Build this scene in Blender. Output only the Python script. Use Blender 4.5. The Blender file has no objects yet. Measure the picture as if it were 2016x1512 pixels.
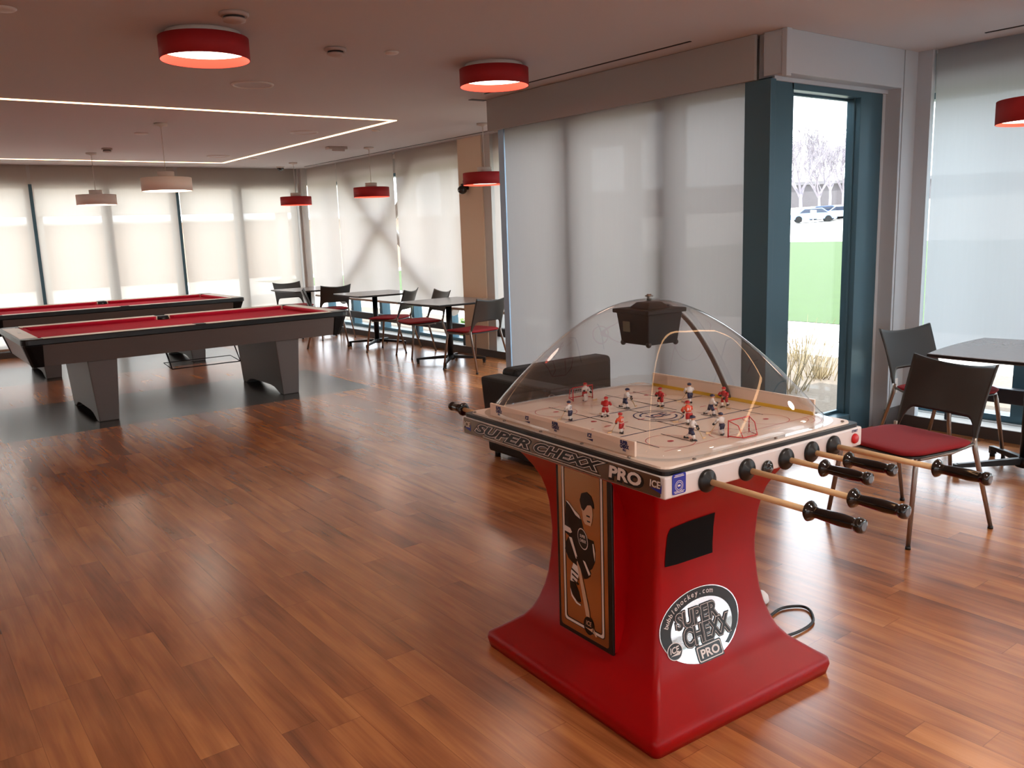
import bpy, bmesh, math, random
from mathutils import Vector, Matrix
random.seed(7)
PI = math.pi
scene = bpy.context.scene
COL = scene.collection

# ------------------------------------------------------------------ materials
def lin(c):
    return tuple(((x/255)/12.92 if x/255 <= 0.04045 else ((x/255+0.055)/1.055)**2.4) for x in c)
MATS = {}
def mat(name, rgb, rough=0.5, metal=0.0, coat=0.0, var=0.0, vscale=20.0, bump=0.0, bscale=200.0, emit=None, estr=0.0, spec=0.5, trans=0.0, ior=1.5):
    if name in MATS: return MATS[name]
    m = bpy.data.materials.new(name); m.use_nodes = True
    nt = m.node_tree; b = nt.nodes['Principled BSDF']
    c = lin(rgb) + (1,)
    b.inputs['Base Color'].default_value = c
    b.inputs['Roughness'].default_value = rough
    b.inputs['Metallic'].default_value = metal
    b.inputs['Specular IOR Level'].default_value = spec
    b.inputs['Coat Weight'].default_value = coat
    b.inputs['Coat Roughness'].default_value = 0.08
    b.inputs['IOR'].default_value = ior
    b.inputs['Transmission Weight'].default_value = trans
    if emit:
        b.inputs['Emission Color'].default_value = emit + (1,)
        b.inputs['Emission Strength'].default_value = estr
    tc = nt.nodes.new('ShaderNodeTexCoord')
    if var > 0:
        n = nt.nodes.new('ShaderNodeTexNoise'); n.inputs['Scale'].default_value = vscale; n.inputs['Detail'].default_value = 4
        nt.links.new(tc.outputs['Object'], n.inputs['Vector'])
        mx = nt.nodes.new('ShaderNodeMix'); mx.data_type = 'RGBA'
        mx.inputs[6].default_value = tuple(x*(1-var) for x in c[:3]) + (1,)
        mx.inputs[7].default_value = tuple(min(1, x*(1+var)) for x in c[:3]) + (1,)
        nt.links.new(n.outputs['Fac'], mx.inputs[0]); nt.links.new(mx.outputs[2], b.inputs['Base Color'])
    if bump > 0:
        n = nt.nodes.new('ShaderNodeTexNoise'); n.inputs['Scale'].default_value = bscale; n.inputs['Detail'].default_value = 3
        nt.links.new(tc.outputs['Object'], n.inputs['Vector'])
        bp = nt.nodes.new('ShaderNodeBump'); bp.inputs['Strength'].default_value = bump; bp.inputs['Distance'].default_value = 0.002
        nt.links.new(n.outputs['Fac'], bp.inputs['Height']); nt.links.new(bp.outputs['Normal'], b.inputs['Normal'])
    MATS[name] = m
    return m

def clear_mat(name, tint=(1,1,1), ior=1.45, rough=0.0, mul=1.0):
    m = bpy.data.materials.new(name); m.use_nodes = True
    nt = m.node_tree; nt.nodes.clear()
    o = nt.nodes.new('ShaderNodeOutputMaterial'); t = nt.nodes.new('ShaderNodeBsdfTransparent'); g = nt.nodes.new('ShaderNodeBsdfGlossy')
    t.inputs[0].default_value = tint + (1,)
    g.inputs['Roughness'].default_value = rough
    f = nt.nodes.new('ShaderNodeFresnel')
    ge = nt.nodes.new('ShaderNodeNewGeometry'); mi = nt.nodes.new('ShaderNodeMix'); mi.inputs[2].default_value = ior; mi.inputs[3].default_value = 1/ior
    nt.links.new(ge.outputs['Backfacing'], mi.inputs[0]); nt.links.new(mi.outputs[0], f.inputs['IOR'])
    ml = nt.nodes.new('ShaderNodeMath'); ml.operation = 'MULTIPLY'; ml.inputs[1].default_value = mul; ml.use_clamp = True
    nt.links.new(f.outputs[0], ml.inputs[0])
    mx = nt.nodes.new('ShaderNodeMixShader')
    nt.links.new(ml.outputs[0], mx.inputs[0]); nt.links.new(t.outputs[0], mx.inputs[1]); nt.links.new(g.outputs[0], mx.inputs[2]); nt.links.new(mx.outputs[0], o.inputs[0])
    MATS[name] = m
    return m

def shade_mat(name, rgb, open_=0.06, tr=0.55):
    m = bpy.data.materials.new(name); m.use_nodes = True
    nt = m.node_tree; nt.nodes.clear()
    o = nt.nodes.new('ShaderNodeOutputMaterial')
    c = lin(rgb) + (1,)
    d = nt.nodes.new('ShaderNodeBsdfDiffuse'); t = nt.nodes.new('ShaderNodeBsdfTranslucent'); p = nt.nodes.new('ShaderNodeBsdfTransparent')
    tc = nt.nodes.new('ShaderNodeTexCoord'); mp = nt.nodes.new('ShaderNodeMapping'); mp.inputs['Scale'].default_value = (60, 60, 3)
    n = nt.nodes.new('ShaderNodeTexNoise'); n.inputs['Scale'].default_value = 1.0; n.inputs['Detail'].default_value = 2
    nt.links.new(tc.outputs['Object'], mp.inputs['Vector']); nt.links.new(mp.outputs[0], n.inputs['Vector'])
    mc = nt.nodes.new('ShaderNodeMix'); mc.data_type = 'RGBA'
    mc.inputs[6].default_value = tuple(x*0.96 for x in c[:3]) + (1,); mc.inputs[7].default_value = c
    nt.links.new(n.outputs['Fac'], mc.inputs[0])
    nt.links.new(mc.outputs[2], d.inputs[0]); nt.links.new(mc.outputs[2], t.inputs[0])
    a = nt.nodes.new('ShaderNodeMixShader'); a.inputs[0].default_value = tr
    b = nt.nodes.new('ShaderNodeMixShader'); b.inputs[0].default_value = open_
    nt.links.new(d.outputs[0], a.inputs[1]); nt.links.new(t.outputs[0], a.inputs[2])
    nt.links.new(a.outputs[0], b.inputs[1]); nt.links.new(p.outputs[0], b.inputs[2]); nt.links.new(b.outputs[0], o.inputs[0])
    MATS[name] = m
    return m

def emit_mat(name, col, s):
    m = bpy.data.materials.new(name); m.use_nodes = True
    nt = m.node_tree; nt.nodes.clear()
    o = nt.nodes.new('ShaderNodeOutputMaterial'); e = nt.nodes.new('ShaderNodeEmission')
    e.inputs[0].default_value = col + (1,); e.inputs[1].default_value = s
    nt.links.new(e.outputs[0], o.inputs[0]); MATS[name] = m
    return m

def floor_mat():
    m = bpy.data.materials.new('floor_planks'); m.use_nodes = True
    nt = m.node_tree; N = nt.nodes; L = nt.links; b = N['Principled BSDF']
    tc = N.new('ShaderNodeTexCoord'); sp = N.new('ShaderNodeSeparateXYZ'); L.new(tc.outputs['Object'], sp.inputs[0])
    def M(op, a, bb=None, c=None):
        n = N.new('ShaderNodeMath'); n.operation = op
        for i, v in enumerate((a, bb, c)):
            if v is None: continue
            if isinstance(v, (int, float)): n.inputs[i].default_value = v
            else: L.new(v, n.inputs[i])
        return n.outputs[0]
    X, Y = sp.outputs[0], sp.outputs[1]
    W, LN = 0.122, 1.0
    xs = M('DIVIDE', X, W); row = M('FLOOR', xs)
    wn = N.new('ShaderNodeTexWhiteNoise'); wn.noise_dimensions = '1D'; L.new(row, wn.inputs['W'])
    ys = M('ADD', M('DIVIDE', Y, LN), wn.outputs['Value']); colm = M('FLOOR', ys)
    idv = N.new('ShaderNodeCombineXYZ'); L.new(row, idv.inputs[0]); L.new(colm, idv.inputs[1])
    w2 = N.new('ShaderNodeTexWhiteNoise'); w2.noise_dimensions = '3D'; L.new(idv.outputs[0], w2.inputs['Vector'])
    rnd = w2.outputs['Value']
    sc2 = N.new('ShaderNodeSeparateXYZ'); L.new(w2.outputs['Color'], sc2.inputs[0])
    # grain coordinates : stretched along Y, shifted per plank
    gx = M('ADD', M('MULTIPLY', X, 20.0), M('MULTIPLY', sc2.outputs[0], 50.0))
    gy = M('ADD', M('MULTIPLY', Y, 1.5), M('MULTIPLY', sc2.outputs[1], 50.0))
    gv = N.new('ShaderNodeCombineXYZ'); L.new(gx, gv.inputs[0]); L.new(gy, gv.inputs[1])
    n1 = N.new('ShaderNodeTexNoise'); n1.inputs['Scale'].default_value = 1.0; n1.inputs['Detail'].default_value = 5; n1.inputs['Distortion'].default_value = 0.6
    L.new(gv.outputs[0], n1.inputs['Vector'])
    gv2 = N.new('ShaderNodeCombineXYZ'); L.new(M('MULTIPLY', gx, 0.25), gv2.inputs[0]); L.new(M('MULTIPLY', gy, 0.8), gv2.inputs[1])
    n2 = N.new('ShaderNodeTexNoise'); n2.inputs['Scale'].default_value = 1.0; n2.inputs['Detail'].default_value = 3
    L.new(gv2.outputs[0], n2.inputs['Vector'])
    gv3 = N.new('ShaderNodeCombineXYZ'); L.new(M('MULTIPLY', gx, 6), gv3.inputs[0]); L.new(M('MULTIPLY', gy, 2), gv3.inputs[1])
    n3 = N.new('ShaderNodeTexNoise'); n3.inputs['Scale'].default_value = 1.0; n3.inputs['Detail'].default_value = 2
    L.new(gv3.outputs[0], n3.inputs['Vector'])
    f = M('ADD', M('ADD', M('MULTIPLY', rnd, 0.20), M('MULTIPLY', M('SUBTRACT', n1.outputs['Fac'], 0.5), 0.72)), M('ADD', M('MULTIPLY', M('SUBTRACT', n2.outputs['Fac'], 0.5), 0.95), 0.43))
    f = M('ADD', f, M('MULTIPLY', M('SUBTRACT', n3.outputs['Fac'], 0.5), 0.2))
    cr = N.new('ShaderNodeValToRGB'); L.new(f, cr.inputs[0])
    e = cr.color_ramp.elements
    e[0].position = 0.0; e[0].color = lin((86, 52, 34)) + (1,)
    e[1].position = 1.0; e[1].color = lin((222, 156, 98)) + (1,)
    for p, c in ((0.25, (132, 78, 46)), (0.5, (174, 107, 62)), (0.75, (204, 134, 78))):
        x = e.new(p); x.color = lin(c) + (1,)
    # seams
    fx = M('FRACT', xs); fy = M('FRACT', ys)
    sx = M('MINIMUM', fx, M('SUBTRACT', 1.0, fx)); sy = M('MINIMUM', fy, M('SUBTRACT', 1.0, fy))
    seam = M('MINIMUM', M('LESS_THAN', M('MULTIPLY', sx, W), 0.0011), 1.0)
    seam2 = M('LESS_THAN', M('MULTIPLY', sy, LN), 0.0013)
    sm = M('MAXIMUM', seam, seam2)
    mxs = N.new('ShaderNodeMix'); mxs.data_type = 'RGBA'; mxs.blend_type = 'MULTIPLY'
    L.new(M('MULTIPLY', sm, 0.4), mxs.inputs[0]); L.new(cr.outputs[0], mxs.inputs[6]); mxs.inputs[7].default_value = (0.15, 0.1, 0.08, 1)
    # charcoal inlay planks below each pool table
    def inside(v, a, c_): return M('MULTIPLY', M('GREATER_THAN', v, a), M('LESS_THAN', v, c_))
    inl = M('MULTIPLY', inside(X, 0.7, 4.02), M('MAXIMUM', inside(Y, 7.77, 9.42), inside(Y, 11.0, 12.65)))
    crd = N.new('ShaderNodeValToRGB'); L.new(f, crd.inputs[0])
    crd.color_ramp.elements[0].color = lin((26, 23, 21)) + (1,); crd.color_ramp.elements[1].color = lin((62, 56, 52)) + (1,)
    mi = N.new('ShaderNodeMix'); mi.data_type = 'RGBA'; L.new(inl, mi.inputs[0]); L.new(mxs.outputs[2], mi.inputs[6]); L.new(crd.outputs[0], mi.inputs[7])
    L.new(mi.outputs[2], b.inputs['Base Color'])
    rg = M('ADD', 0.24, M('MULTIPLY', n2.outputs['Fac'], 0.04)); L.new(rg, b.inputs['Roughness'])
    b.inputs['Specular IOR Level'].default_value = 0.55; b.inputs['Coat Weight'].default_value = 0.55; b.inputs['Coat Roughness'].default_value = 0.2
    bp = N.new('ShaderNodeBump'); bp.inputs['Strength'].default_value = 0.06; bp.inputs['Distance'].default_value = 0.002
    L.new(M('SUBTRACT', n1.outputs['Fac'], M('MULTIPLY', sm, 0.6)), bp.inputs['Height']); L.new(bp.outputs[0], b.inputs['Normal'])
    MATS['floor'] = m
    return m

floor_mat()
WALL = mat('wall_paint', (196, 194, 190), 0.85, bump=0.15, bscale=300)
COLUMN = mat('column_paint', (228, 208, 184), 0.85, bump=0.15, bscale=300)
CEIL = mat('ceiling_paint', (204, 200, 200), 0.9, bump=0.1, bscale=300)
FRAME = mat('window_frame_metal', (72, 104, 118), 0.38, 0.35)
FRAMEL = mat('outer_post_metal', (166, 196, 224), 0.5, 0.1)
GLASS = clear_mat('window_glass', (0.97, 0.985, 0.985), 1.5)
DOME = clear_mat('clear_plastic', (0.965, 0.97, 0.97), 1.5, 0.0, 1.15)
SHADE_B = shade_mat('shade_fabric_back', (206, 197, 188), 0.10, 0.60)
SHADE_S = shade_mat('shade_fabric_side', (212, 203, 197), 0.02, 0.55)
SHADE_R = shade_mat('shade_fabric_right', (184, 190, 196), 0.015, 0.55)
SHADE_N = shade_mat('shade_fabric_bay', (170, 163, 160), 0.012, 0.5)
VAL = mat('valance_fabric', (168, 168, 166), 0.8, bump=0.2, bscale=400)
VALG = mat('soffit_daylight_tint', (184, 194, 202), 0.8, bump=0.1)  # blue tint in the base colour stands in for cool window daylight
HEM = mat('hem_bar', (176, 156, 140), 0.6)
BASEB = mat('baseboard_vinyl', (74, 68, 66), 0.5)
RAIL = mat('rail_metal', (46, 50, 58), 0.35, 0.3)
BLACK = mat('black_plastic', (10, 9, 9), 0.36)
GLBLK = mat('gloss_black', (8, 8, 9), 0.12, coat=0.6)
RUBBER = mat('black_rubber', (8, 7, 7), 0.7, spec=0.15)
DKMET = mat('black_metal', (18, 18, 20), 0.35, 0.3)
GREYLAM = mat('grey_laminate', (104, 96, 92), 0.45, var=0.05, vscale=60)
GREYEND = mat('pale_grey_laminate', (150, 148, 150), 0.4, var=0.04)
CLOTH = mat('red_cloth', (208, 24, 62), 0.95, var=0.05, vscale=90, bump=0.3, bscale=900)
RAILTOP = mat('cream_rail_top', (246, 228, 206), 0.35)
RAILEND = mat('white_rail_end', (242, 236, 228), 0.35)
CAST = mat('casting_black', (5, 5, 5), 0.5, spec=0.25)
CHGREY = mat('charcoal_plastic', (46, 44, 42), 0.33, bump=0.05, bscale=500)
SEATRED = mat('red_upholstery', (146, 16, 28), 0.85, bump=0.35, bscale=800, var=0.06, vscale=80)
STEEL = mat('satin_steel', (150, 140, 132), 0.28, 0.9)
TABTOP = mat('table_laminate', (124, 120, 122), 0.24, var=0.06, vscale=30)
TABEDGE = mat('table_edge', (24, 22, 22), 0.4)
REDSH = mat('red_lamp_fabric', (160, 22, 28), 0.7, bump=0.1, bscale=500)
REDIN = mat('red_lamp_lining', (240, 60, 40), 0.7)
WHSH = mat('white_lamp_fabric', (238, 226, 216), 0.7)
WHMET = mat('white_metal', (214, 204, 196), 0.5)
GREYW = mat('aged_white_plastic', (178, 160, 152), 0.55)
LAMPE = emit_mat('lamp_diffuser', (1.0, 0.78, 0.62), 5.0)
LED = emit_mat('led_strip', (1.0, 0.56, 0.28), 5.5)
REDBASE = mat('red_cabinet', (156, 2, 8), 0.30, spec=0.25, bump=0.15, bscale=900)
PWHITE = mat('white_laminate', (222, 214, 212), 0.3)
RINKW = mat('rink_white', (240, 218, 200), 0.3)
WOODROD = mat('rod_wood', (226, 192, 146), 0.45, var=0.06, vscale=40)
FOIL = mat('bronze_foil', (132, 112, 96), 0.24, 0.9)
FOILP = mat('bronze_panel_foil', (206, 160, 112), 0.16, 0.95)
CHROME = mat('chrome_foil', (226, 228, 230), 0.12, 1.0)
INKBLK = mat('black_ink', (12, 10, 10), 0.3)
INKWHT = mat('white_ink', (226, 216, 210), 0.35)
INKTAN = mat('tan_ink', (206, 168, 140), 0.4)
INKBLU = mat('blue_ink', (26, 40, 150), 0.3)
INKRED = mat('red_ink', (200, 24, 30), 0.3)
INKNVY = mat('navy_ink', (30, 34, 90), 0.4)
YEL = mat('yellow_band', (226, 184, 30), 0.4)
JWHITE = mat('figure_white', (226, 218, 214), 0.4)
JRED = mat('figure_red', (180, 24, 28), 0.4)
JORG = mat('figure_orange', (224, 84, 50), 0.4)
JBLUE = mat('figure_blue', (26, 34, 72), 0.4)
JSKIN = mat('figure_skin', (214, 160, 130), 0.5)
JBLK = mat('figure_black', (20, 18, 20), 0.4)
SLOT = mat('slot_dark', (36, 26, 26), 0.6)
LEATHER = mat('black_leather', (13, 12, 12), 0.6, bump=0.5, bscale=60)
CABLE = mat('black_cable', (14, 13, 16), 0.4)
TRUNK = mat('bark', (128, 122, 130), 0.9, var=0.2, vscale=8)
TWIG = mat('dry_twig', (150, 134, 104), 0.9)
GRASS = mat('lawn_grass', (60, 82, 38), 0.95, var=0.18, vscale=3, bump=0.5, bscale=60)
PAVE = mat('pale_concrete', (214, 206, 196), 0.9, var=0.05, vscale=4)
MULCH = mat('mulch_gravel', (112, 100, 88), 0.95, var=0.45, vscale=38, bump=1.0, bscale=60)
BLDG = mat('dark_brick', (84, 80, 84), 0.9, var=0.15, vscale=4)
EXTW = mat('exterior_render', (176, 172, 164), 0.9)
CARB = mat('car_blue_paint', (120, 150, 190), 0.25, 0.3)
CARG = mat('car_glass', (30, 40, 60), 0.1)
SIGNW = mat('sign_white', (236, 236, 236), 0.5)

# ------------------------------------------------------------------ mesh builder
class MB:
    def __init__(s): s.v = []; s.f = []; s.m = []; s.sm = []; s.T = None
    def pt(s, p):
        if s.T is not None:
            q = s.T @ Vector(p); s.v.append((q.x, q.y, q.z))
        else: s.v.append(tuple(p))
        return len(s.v)-1
    def face(s, idx, mi=0, sm=False): s.f.append(tuple(idx)); s.m.append(mi); s.sm.append(sm)
    def poly(s, pts, mi=0): s.face([s.pt(p) for p in pts], mi)
    def box(s, x0, x1, y0, y1, z0, z1, mi=0):
        b = [s.pt(p) for p in ((x0,y0,z0),(x1,y0,z0),(x1,y1,z0),(x0,y1,z0),(x0,y0,z1),(x1,y0,z1),(x1,y1,z1),(x0,y1,z1))]
        for q in ((0,3,2,1),(4,5,6,7),(0,1,5,4),(1,2,6,5),(2,3,7,6),(3,0,4,7)): s.face([b[i] for i in q], mi)
    def loft(s, rings, mi=0, caps=True, sm=False, closed=True):
        R = [[s.pt(p) for p in r] for r in rings]
        n = len(R[0])
        for a, b in zip(R, R[1:]):
            for i in range(n if closed else n-1):
                j = (i+1) % n
                s.face([a[i], a[j], b[j], b[i]], mi, sm)
        if caps:
            s.face(R[0][::-1], mi); s.face(R[-1], mi)
        return R
    def tube(s, pts, r, n=10, mi=0, caps=True, rz=None):
        pts = [Vector(p) for p in pts]; rings = []
        up = None
        for i, p in enumerate(pts):
            d = (pts[min(i+1, len(pts)-1)] - pts[max(i-1, 0)]).normalized()
            if up is None:
                a = Vector((0,0,1)) if abs(d.z) < 0.95 else Vector((1,0,0))
                up = (a - d*a.dot(d)).normalized()
            else: up = (up - d*up.dot(d)).normalized()
            sd = d.cross(up)
            ri = r[i] if isinstance(r, (list, tuple)) else r
            rb = ri if rz is None else (rz[i] if isinstance(rz, (list, tuple)) else rz)
            rings.append([p + sd*(ri*math.cos(2*PI*k/n)) + up*(rb*math.sin(2*PI*k/n)) for k in range(n)])
        s.loft(rings, mi, caps, True)
    def cyl(s, c, r, h, n=24, mi=0, r2=None, axis='z', sm=True):
        c = Vector(c); r2 = r if r2 is None else r2
        def P(a, rr, t):
            x, y = rr*math.cos(a), rr*math.sin(a)
            return c + (Vector((x,y,t)) if axis == 'z' else Vector((x,t,y)) if axis == 'y' else Vector((t,x,y)))
        s.loft([[P(2*PI*k/n, r, 0) for k in range(n)], [P(2*PI*k/n, r2, h) for k in range(n)]], mi, True, sm)
    def lathe(s, c, prof, n=32, mi=0, axis='z', caps=False):
        c = Vector(c)
        def P(a, rr, t):
            x, y = rr*math.cos(a), rr*math.sin(a)
            return c + (Vector((x,y,t)) if axis == 'z' else Vector((x,t,y)) if axis == 'y' else Vector((t,x,y)))
        s.loft([[P(2*PI*k/n, r, z) for k in range(n)] for r, z in prof], mi, caps, True)
    def prism(s, pts, fn0, fn1, mi=0):
        a = [fn0(p) for p in pts]; b = [fn1(p) for p in pts]
        s.loft([a, b], mi, True)
    def sphere(s, c, r, n=12, m=8, mi=0, sc=(1,1,1)):
        c = Vector(c); rings = []
        for i in range(m+1):
            t = PI*i/m; t = min(max(t, 0.02), PI-0.02)
            rings.append([c + Vector((r*sc[0]*math.sin(t)*math.cos(2*PI*k/n), r*sc[1]*math.sin(t)*math.sin(2*PI*k/n), -r*sc[2]*math.cos(t))) for k in range(n)])
        s.loft(rings, mi, True, True)
    def build(s, name, mats, parent=None, bevel=0, seg=2, loc=None):
        me = bpy.data.meshes.new(name); me.from_pydata(s.v, [], s.f)
        if not isinstance(mats, (list, tuple)): mats = [mats]
        for m in mats: me.materials.append(m)
        for p, mi, sm in zip(me.polygons, s.m, s.sm): p.material_index = mi; p.use_smooth = sm
        bm = bmesh.new(); bm.from_mesh(me); bmesh.ops.recalc_face_normals(bm, faces=bm.faces); bm.to_mesh(me); bm.free()
        me.update()
        o = bpy.data.objects.new(name, me); COL.objects.link(o)
        if parent is not None: o.parent = parent
        if loc is not None: o.location = loc
        if bevel:
            b = o.modifiers.new('bevel', 'BEVEL'); b.width = bevel; b.segments = seg; b.limit_method = 'ANGLE'; b.angle_limit = math.radians(40)
            b.harden_normals = False
        return o

def empty(name, loc=(0,0,0), rz=0):
    o = bpy.data.objects.new(name, None); COL.objects.link(o); o.location = loc; o.rotation_euler = (0,0,rz); o.empty_display_size = 0.1
    return o
def tag(o, label=None, cat=None, group=None, kind=None):
    if label: o['label'] = label
    if cat: o['category'] = cat
    if group: o['group'] = group
    if kind: o['kind'] = kind
    return o
def struct(o): o['kind'] = 'structure'; return o
CH = {}
def kids(o): return [c for c in bpy.data.objects if c.parent == o]
def copy_tree(o, parent=None):
    c = o.copy(); COL.objects.link(c)
    if parent is not None: c.parent = parent
    for ch in kids(o): copy_tree(ch, c)
    return c
def rrect(w, h, r, n=5, cx=0, cy=0):
    out = []
    for (sx, sy, a0) in ((1,1,0),(-1,1,PI/2),(-1,-1,PI),(1,-1,1.5*PI)):
        for k in range(n+1):
            a = a0 + PI/2*k/n
            out.append((cx + sx*(w/2-r) + r*math.cos(a), cy + sy*(h/2-r) + r*math.sin(a)))
    return out
def text_mesh(mb, txt, size, fn, mi=0, bold=0.0, shear=0.0, sx=1.0, align='CENTER', space=1.0, disp=0):
    """adds flat lettering, mapped by fn(x,y)->3d point"""
    cu = bpy.data.curves.new('t', 'FONT'); cu.body = txt; cu.size = size; cu.offset = bold; cu.shear = shear
    cu.align_x = align; cu.align_y = 'CENTER'; cu.space_character = space; cu.resolution_u = 3
    ob = bpy.data.objects.new('t', cu); COL.objects.link(ob)
    bpy.context.view_layer.update()
    dg = bpy.context.evaluated_depsgraph_get(); me = bpy.data.meshes.new_from_object(ob.evaluated_get(dg))
    base = [mb.pt(fn(v.co.x*sx, v.co.y)) for v in me.vertices]
    for p in me.polygons: mb.face([base[i] for i in p.vertices], mi)
    bpy.data.objects.remove(ob); bpy.data.curves.remove(cu); bpy.data.meshes.remove(me)

# ------------------------------------------------------------------ camera (looks into the room, slightly down)
yaw, pitch, roll, F = math.radians(36.8662), math.radians(10.3142), math.radians(1.9855), 1666.2
fwd = Vector((math.sin(yaw)*math.cos(pitch), math.cos(yaw)*math.cos(pitch), -math.sin(pitch)))
right = Vector((math.cos(yaw), -math.sin(yaw), 0)); down = fwd.cross(right)
r2 = right*math.cos(roll) + down*math.sin(roll); d2 = -right*math.sin(roll) + down*math.cos(roll)
cam = bpy.data.cameras.new('camera'); camo = bpy.data.objects.new('camera', cam); COL.objects.link(camo)
Mx = Matrix((( r2.x, -d2.x, -fwd.x, 0), (r2.y, -d2.y, -fwd.y, 0), (r2.z, -d2.z, -fwd.z, 1.55), (0,0,0,1)))
camo.matrix_world = Mx
cam.sensor_width = 36; cam.lens = F/2016*36; cam.clip_start = 0.05; cam.clip_end = 600
scene.camera = camo

# ------------------------------------------------------------------ room shell
CZ = 2.681
XR, YB = 6.106, 13.81          # faces of right wall / back wall
XG, YG = 6.40, 13.99           # glass planes
XL, YF = -7.0, -4.5
BX, BY0, BY1 = 4.55, 3.24, 6.29
b = MB()
b.box(XL-.2, 4.70, YF-.2, YG+.1, -.2, 0); b.box(4.70, XG+.08, YF-.2, 3.44, -.2, 0); b.box(4.70, XG+.08, 6.26, YG+.1, -.2, 0)
fl = struct(b.build('floor', MATS['floor']))
b = MB()
b.box(XL-.2, 4.74, YF-.2, YG+.25, CZ, CZ+.4); b.box(4.74, XG+.12, YF-.2, 3.46, CZ, CZ+.4); b.box(4.74, XG+.12, 6.24, YG+.25, CZ, CZ+.4)
struct(b.build('ceiling', CEIL))
b = MB(); b.box(XL-.2, XL, YF, YG, 0, CZ); struct(b.build('wall_left', WALL))
b = MB()
wx = [(-6.2, -3.4), (-3.0, -.2), (.2, 3.0), (3.4, 5.9)]  # openings added behind the camera to bring more daylight into the room
b.box(XL-.2, XG, YF-.2, YF, 0, .5); b.box(XL-.2, XG, YF-.2, YF, 2.42, CZ)
px_ = XL-.2
for a_, c_ in wx: b.box(px_, a_, YF-.2, YF, .5, 2.42); px_ = c_
b.box(px_, XG, YF-.2, YF, .5, 2.42)
struct(b.build('wall_front', WALL))

# back wall: header, sill and end piers
b = MB()
b.box(XL, XG+.1, YG-.07, YG+.12, 2.42, CZ)            # header beam
b.box(XL, XG+.1, YG-.07, YG+.12, 0, .10)              # curb
struct(b.build('wall_back', WALL))
b = MB(); b.box(5.985, 6.02, YB-.01, YG-.07, 0, CZ); struct(b.build('trim_5', WALL))   # corner pier
b = MB()
b.box(XG-.12, XG+.10, 6.24, YG+.1, 2.42, CZ); b.box(XG-.12, XG+.10, 6.24, YG+.1, 0, .08)
b.box(XG-.12, XG+.10, YF, 3.46, 2.42, CZ); b.box(XG-.12, XG+.10, YF, 3.46, 0, .08)
b.box(XR-.02, XG-.12, 6.24, YG-.1, 0, .075); b.box(XR-.02, XG-.12, YF, 3.40, 0, .075)
struct(b.build('wall_right', WALL))
# round-cornered beige column by the side wall, with a pale pier next to it
b = MB(); b.box(XR-.005, XG, 8.60, 9.11, 0, CZ)
struct(b.build('wall_right_column', COLUMN))
b = MB(); b.box(XR+.01, XG, 8.44, 8.60, 0, CZ); struct(b.build('trim_1', WALL))
# bay structure (glazed alcove that juts into the room)
b = MB()
b.box(BX+.10, XG, 6.20, 6.34, 2.42, CZ); b.box(BX+.10, XG, 6.20, 6.34, 0, .1)
b.box(BX+.12, BX+.26, 3.44, 6.30, 2.42, CZ); b.box(BX+.12, BX+.26, 3.44, 6.30, 0, .10)
struct(b.build('wall_bay', WALL))
b = MB()
b.box(BX+.015, 5.905, BY0, 3.40, 2.425, CZ)      # soffit box above the clear window
b.box(BX+.05, 5.905, 3.34, 3.46, 2.40, CZ); b.box(BX+.004, BX+.055, 3.226, 3.262, 2.405, CZ)
struct(b.build('wall_bay_soffit', VALG, bevel=.004))
b = MB()
b.box(5.90, 5.925, BY0+.004, 3.36, 0, CZ)          # reveal beside the window frame
b.box(5.865, 5.905, 3.355, 3.44, 0, 2.43)
b.box(5.93, 6.16, BY0, 3.46, 0, CZ)             # corner column
b.box(6.10, 6.15, 3.135, 3.46, 0, CZ); b.box(6.15, XG+.06, 3.42, 3.46, 0, CZ)
struct(b.build('wall_corner', mat('corner_daylight_tint', (184, 194, 202), 0.85)))  # cool daylight from the window is put into this bluish colour

def tagwin(o): return struct(o)
wn = [0]
def window(axis, a0, a1, plane, z0=.10, z1=2.42, fr=.045, dep=.14, transom=True):
    """framed glazing unit; axis 'x' = lies along x at y=plane, 'y' = along y at x=plane"""
    wn[0] += 1
    fb = MB()
    def B(m, p0, p1, q0, q1, zz0, zz1):
        if axis == 'x': m.box(p0, p1, q0, q1, zz0, zz1)
        else: m.box(q0, q1, p0, p1, zz0, zz1)
    y0, y1 = plane-dep/2, plane+dep/2
    B(fb, a0, a0+fr, y0, y1, z0, z1); B(fb, a1-fr, a1, y0, y1, z0, z1)
    B(fb, a0+fr, a1-fr, y0, y1, z0, z0+fr); B(fb, a0+fr, a1-fr, y0, y1, z1-fr, z1)
    if transom: B(fb, a0+fr, a1-fr, y0+.02, y1-.02, .60, .645)
    o = fb.build('window_%d' % wn[0], FRAME); struct(o)
    g = MB(); B(g, a0+fr, a1-fr, plane-.004, plane+.004, z0+fr, z1-fr); g.build('window_pane', GLASS, o)
    return o
# back windows (1 m modules)
for k in range(-7, 6): window('x', k+.0, k+1.0, YG, transom=False, fr=.06)
# side windows, far stretch and near stretch
ys = [8.86, 9.86, 10.82, 11.78, 12.76, 13.70]
for a, c in zip(ys, ys[1:]): window('y', a, c, XG, z0=.08, transom=False)
window('y', 6.36, 7.6, XG, z0=.08, transom=False); window('y', 7.6, 8.5, XG, z0=.08, transom=False)
for a, c in ((-4.4,-3.2),(-3.2,-2.0),(-2.0,-.8),(-.8,.4),(.4,1.55),(1.55,2.52),(2.52,3.42)): window('y', a, c, XG, z0=.08, transom=False)
# bay long side
for a, c in ((3.44, 4.28), (4.28, 5.28), (5.28, 6.22)): window('y', a, c, BX+.19, transom=False, fr=.05)
# bay far side (facing the far tables)
for a, c in ((4.78, 5.58), (5.58, 6.38)): window('x', a, c, 6.27, transom=False)

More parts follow.
